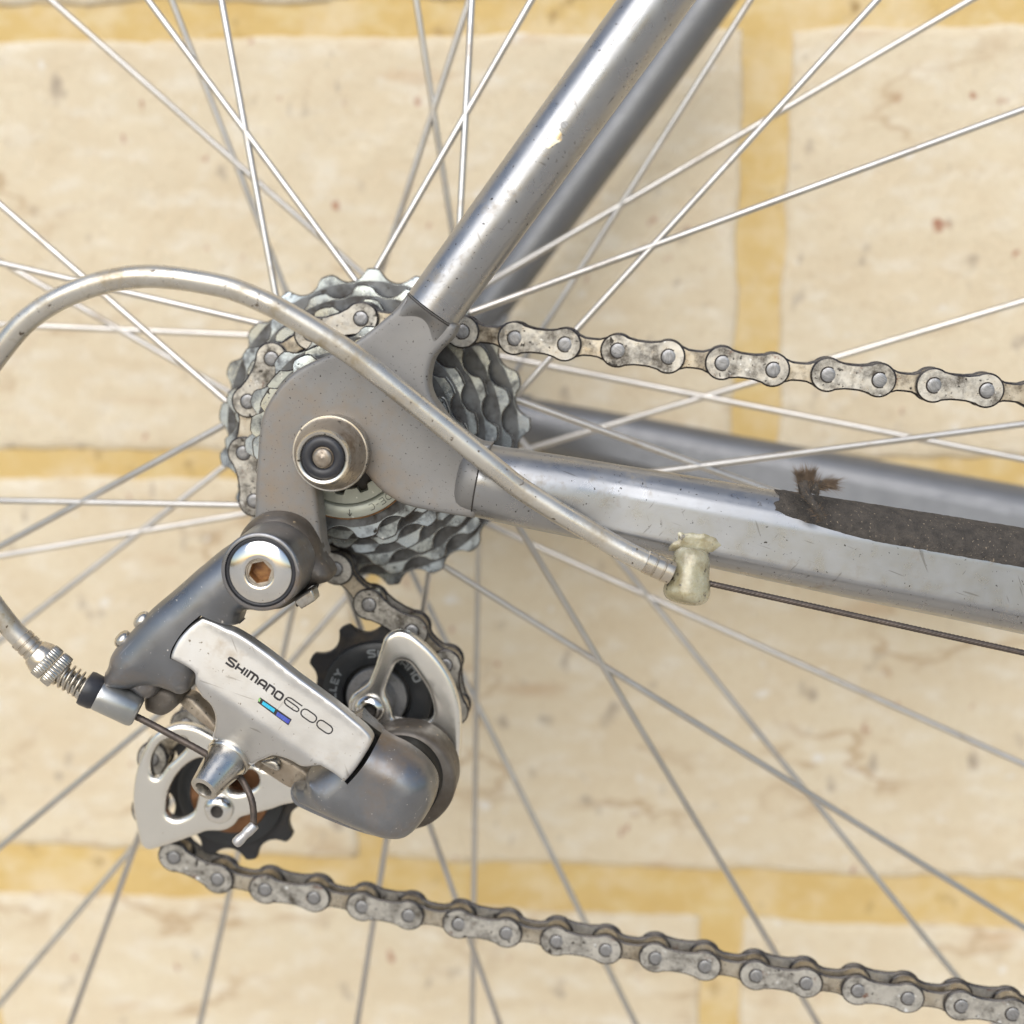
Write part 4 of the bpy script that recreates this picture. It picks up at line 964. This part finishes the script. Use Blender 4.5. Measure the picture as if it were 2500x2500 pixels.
# lower knuckle with flange
lk_px = Z(AA, [(795,182,1),(870,180),(950,205),(1050,285),(1180,375),(1330,450),(1480,560),(1580,680),(1622,800),(1605,930),(1535,1080),(1430,1220),(1300,1320),(1130,1355),(950,1325),(750,1260),(550,1180),(370,1100),(265,1045),(222,975),(220,890),(270,830),(340,812),(385,805,1),(382,735),(410,690),(460,668),(540,665,1),(620,712),(700,772),(765,835,1),(850,740),(930,640),(990,540),(1040,435,1),(980,370),(900,300),(845,240)])
cr = slope_fn(Z(AA, [(560,900),(1150,1190)]), -5, 1.0, .0, .5)
cr2 = slope_fn(Z(AA, [(1180,420),(1420,1000)]), -5, .0, .0, 1)
kn_ = slab('lower_knuckle', lk_px, -5, 1.5, M['pewter'], der, rise=9.0, r=7.8, res=.9, extra=lambda x, z: min(7.0, cr(x, z)), rings=8, sharp=60, crisp=[(27, 37)])
kn_['label'] = 'rounded dark grey lower knuckle of the derailleur'
fc = P(989.6, 1893.6, 8); fc = Vector((fc.x, 0, fc.z))
lathe('knuckle_flange', fc, (0, 1, 0), [(3.5, 9), (3.8, 12.2), (4.4, 12.9), (6, 13.2), (14, 13.2), (16, 12)], M['pewter_dirty'], der, seg=72, sharp=45)
kc = P(*Z(AA, [(1262, 772)])[0], 2); kc = Vector((kc.x, 0, kc.z))
lathe('flange_shadow_gap', kc, (0, 1, 0), [(-1, 10.3), (4.2, 10.5)], M['black'], der, seg=64)  # black band painting the shadow gap between knuckle and flange
lathe('knuckle_barrel', kc, (0, 1, 0), [(-9, 7), (-7, 8.8), (-4, 9.8), (1.8, 10.1), (2.4, 9.6)], M['pewter_dirty'], der, seg=64, sharp=60)
# cage plate with windows
cage_px = Z(W, [(1110,235),(1210,262),(1310,330),(1420,430),(1520,550),(1600,680),(1660,820),(1700,970),(1715,1120),(1715,1300),(1705,1450),(1690,1600)])+[(1100,1940),(1020,1990),(900,2000),(780,1955)]+Z(V, [(1560,1010),(1400,1060),(1250,1100),(1110,1140),(1050,1210),(950,1260),(800,1265),(700,1300),(500,1370),(330,1425),(240,1440),(180,1390),(150,1290),(122,1150),(100,1000),(110,820),(150,640),(220,470),(320,340),(450,275),(560,255),(700,280),(830,345)])+[(560,1815),(623,1865),(700,1880),(780,1860),(830,1790),(851,1745)]+Z(W, [(606,1000),(615,930),(655,860),(730,805),(800,750),(850,640),(890,530),(925,420),(960,315),(1020,258)])
holes = [Z(W, [(1085,552),(1150,535),(1220,572),(1300,680),(1380,800),(1430,930),(1445,1040),(1420,1100),(1365,1130),(1250,1128),(1110,1110),(1048,1090),(1030,1020),(1000,930),(972,868),(972,800),(1000,720),(1040,630)]),
 Z(V, [(285,545),(350,440),(450,390),(560,375),(615,405),(605,480),(520,570),(430,650),(370,730),(325,760),(280,735),(265,650)]),
 Z(V, [(410,1030),(420,930),(460,820),(530,710),(630,620),(740,575),(800,610),(790,720),(740,850),(712,960),(690,1050),(635,1110),(520,1152),(450,1130),(415,1090)]),
 Z(V, [(1060,770),(1160,695),(1240,695),(1290,765),(1270,840),(1180,890),(1080,910),(1010,880),(1000,820)])]
cg = slab('cage_plate', cage_px, YC_F, 1.6, M['cage'], der, rise=1.1, r=1.4, res=1.6, holes=holes, rings=5, sharp=60)
cg['label'] = 'pale polished pulley cage plate with cut-out windows'
def pulley(c, ph):
    g_ = cog(10, 20.6, YL, ph, 2.4, 9, [M['plastic']]*3, der, 'pulley_wheel', rho=5.2)
    g_.data.transform(Matrix.Translation((c.x*MM, 0, c.z*MM)))
    ring('pulley_ring', (c.x, 0, c.z), (0, 1, 0), [(YL-3.6, 9.3), (YL-3.8, 9.6), (YL-3.8, 14.3), (YL-3.5, 14.8), (YL-1, 15), (YL-1, 9)], M['pulley_face'], der, seg=64)
    lathe('pulley_core', (c.x, 0, c.z), N_, [(-YL-1, 10), (-YL+1.2, 10), (-YL+1.3, 9)], M['black'], der, seg=40)
    return g_
icp = [(lp.x+16.5*math.cos(a_), lp.z+16.5*math.sin(a_)) for a_ in np.linspace(math.radians(95), math.radians(335), 28)]+[(gp.x-3, gp.z-8), (gp.x-10, gp.z+4)]
v, f, _, _ = slab_geo([icp], YL+5, 1.6, .4, .6, 3)
mesh('inner_cage_plate', v, f, M['pewter_dirty'], der)
pulley(gp, GA-math.pi/10+math.radians(18)); pulley(lp, b0_-math.pi/10+math.radians(18))
for c, px, mt in ((gp, (902.5, 1732), 'pin'), (lp, (534, 1975.6), 'copper')):
    rb = 8.2 if mt == 'pin' else 11.0
    lathe('pulley_bushing', (c.x, 0, c.z), N_, [(-YL, rb), (-YL+4.2, rb), (-YL+4.5, rb-.3), (-YL+4.5, 5.5), (-YL+5.0, 5.2), (-YL+9, 5.2)], M[mt], der, seg=48, sharp=45)
    c2 = P(px[0], px[1], YC_F-1.5); c2 = Vector((c2.x, 0, c2.z)); y_ = -(YC_F-1.5)
    lathe('pulley_bolt', c2, N_, [(y_-.2, 3.85), (y_+.3, 3.9), (y_+.7, 3.7), (y_+1.5, 2.8), (y_+1.75, 2.2), (y_+1.75, 1.75), (y_+1.0, 1.6), (y_+.2, 1.5), (y_+.1, 0)], M['chrome'], der, seg=44, sharp=45)
    lathe('bolt_socket', c2, N_, [(y_+.35, 1.55), (y_+.36, .9), (y_+.5, .5), (y_+.6, 0)], M['seam'], der, seg=20, sharp=70)
def on_pulley(r0, a_start, flip=1):
    def f_(u, w_):
        r_ = r0+w_; a = a_start-u/r0; return (gp.x+r_*math.cos(a), YL-3.86, gp.z+r_*math.sin(a))
    return f_
letters('SHIMANO', 1.75, .2, .45, on_pulley(11.2, math.radians(101)), 'pulley_letter', M['white_print'], der, 0, .95)
letters('PULLEY', 1.75, .2, .45, on_pulley(11.2, math.radians(205)), 'pulley_letter', M['white_print'], der, 0, .95)
def on_lock(u, w_):
    r_ = 17.6-w_; a = math.radians(-72)+u/16.5; return (r_*math.cos(a), 10.93, r_*math.sin(a))
letters('DE-C', 1.5, .07, .35, lambda u, w_: ((15.7+w_)*math.cos(math.radians(-47)-u/16.5), 10.93, (15.7+w_)*math.sin(math.radians(-47)-u/16.5)), 'engraved_letter', M['seam'], cass, 0)
letters('v', 1.7, .09, .3, lambda u, w_: ((17.5-w_)*math.cos(math.radians(-89)+u/16.5), 10.93, (17.5-w_)*math.sin(math.radians(-89)+u/16.5)), 'engraved_arrow', M['seam'], cass, 0)

# ---- gear cable: outer housing loop, inner wire
hpx = [(1580,1373,-4.5),(1514,1340,-4.6),(1431,1291,-5),(1348,1242,-5.6),(1266,1189,-6.4),(1225,1157,-7),(1162.5,1107,-8),(1100,1056,-9),(1038,1006,-10),(976,956,-11),(914,906,-12),(852,860,-13),(790,819.5,-14),(728,782,-15),(665.6,747,-16),(583,711,-17),(512,692,-18),(398.5,676,-19),(313,678,-19.5),(228,696,-20),(142,731,-20),(68,780,-20),(17,836,-20),(-50,930,-20),(-98,1040,-19.5),(-118,1160,-19),(-110,1280,-18),(-72,1390,-16.5),(-22,1470,-15),(26,1532,-13.8),(50,1557,-13.4)]
hp = spline3([P(x, y, yy) for x, y, yy in hpx], 6)
hous = tube('cable_housing', hp, 2.55, M['housing'], bike, seg=28); hous['label'] = 'silver cable housing looping from the stay to the derailleur'
f0 = P(1574, 1370, -4.5); f1 = P(1640, 1400, -4)
fer('housing_ferrule', f0, (f1-f0).normalized(), (f1-f0).length, 2.75).parent = hous
w0, w1 = P(1716, 1421, .5), P(2500, 1594, .5); wd = (w1-w0)
tube('inner_wire', [w0+wd*t for t in np.linspace(0, 1.25, 420)], .64, M['wire'], hous, seg=28, twist=1.05, lobes=6, amp=.4)['label'] = 'thin brown rusted wire under the chain stay'
wp = spline3([P(*Z(X, [(1270, 1150)])[0], -10)]+[P(*q, y) for q, y in ((Z(X, [(1400, 1215)])[0], -10.2), (Z(V, [(450, 360)])[0], -11), (Z(V, [(760, 530)])[0], -11.5), (Z(V, [(930, 640)])[0], -11))], 16)
tube('inner_wire', wp, .8, M['wire'], hous, seg=24, twist=1.0, lobes=6, amp=.2)
wp = spline3([P(*Z(V, [q])[0], y) for q, y in (((1040,700),-9), ((1110,770),-10.5), ((1170,870),-12), ((1215,980),-13), ((1232,1090),-13.5), ((1232,1230),-14))], 10)
tube('inner_wire', wp, .78, M['wire'], hous, seg=24, twist=1.0, lobes=6, amp=.2)
t0, t1 = P(*Z(V, [(1232, 1225)])[0], -14), P(*Z(V, [(1062, 1390)])[0], -15.5); ta = (t1-t0).normalized(); TL = (t1-t0).length
lathe('cable_end_cap', t0, ta, [(-.6, 1.0), (-.4, 1.25), (2, 1.3), (TL*.45, 1.12), (TL*.55, 1.15), (TL-1.5, 1.35), (TL-.3, 1.3), (TL+.15, 1.0), (TL+.35, .4), (TL+.4, 0)], M['alu_tip'], hous, seg=24, sharp=60)
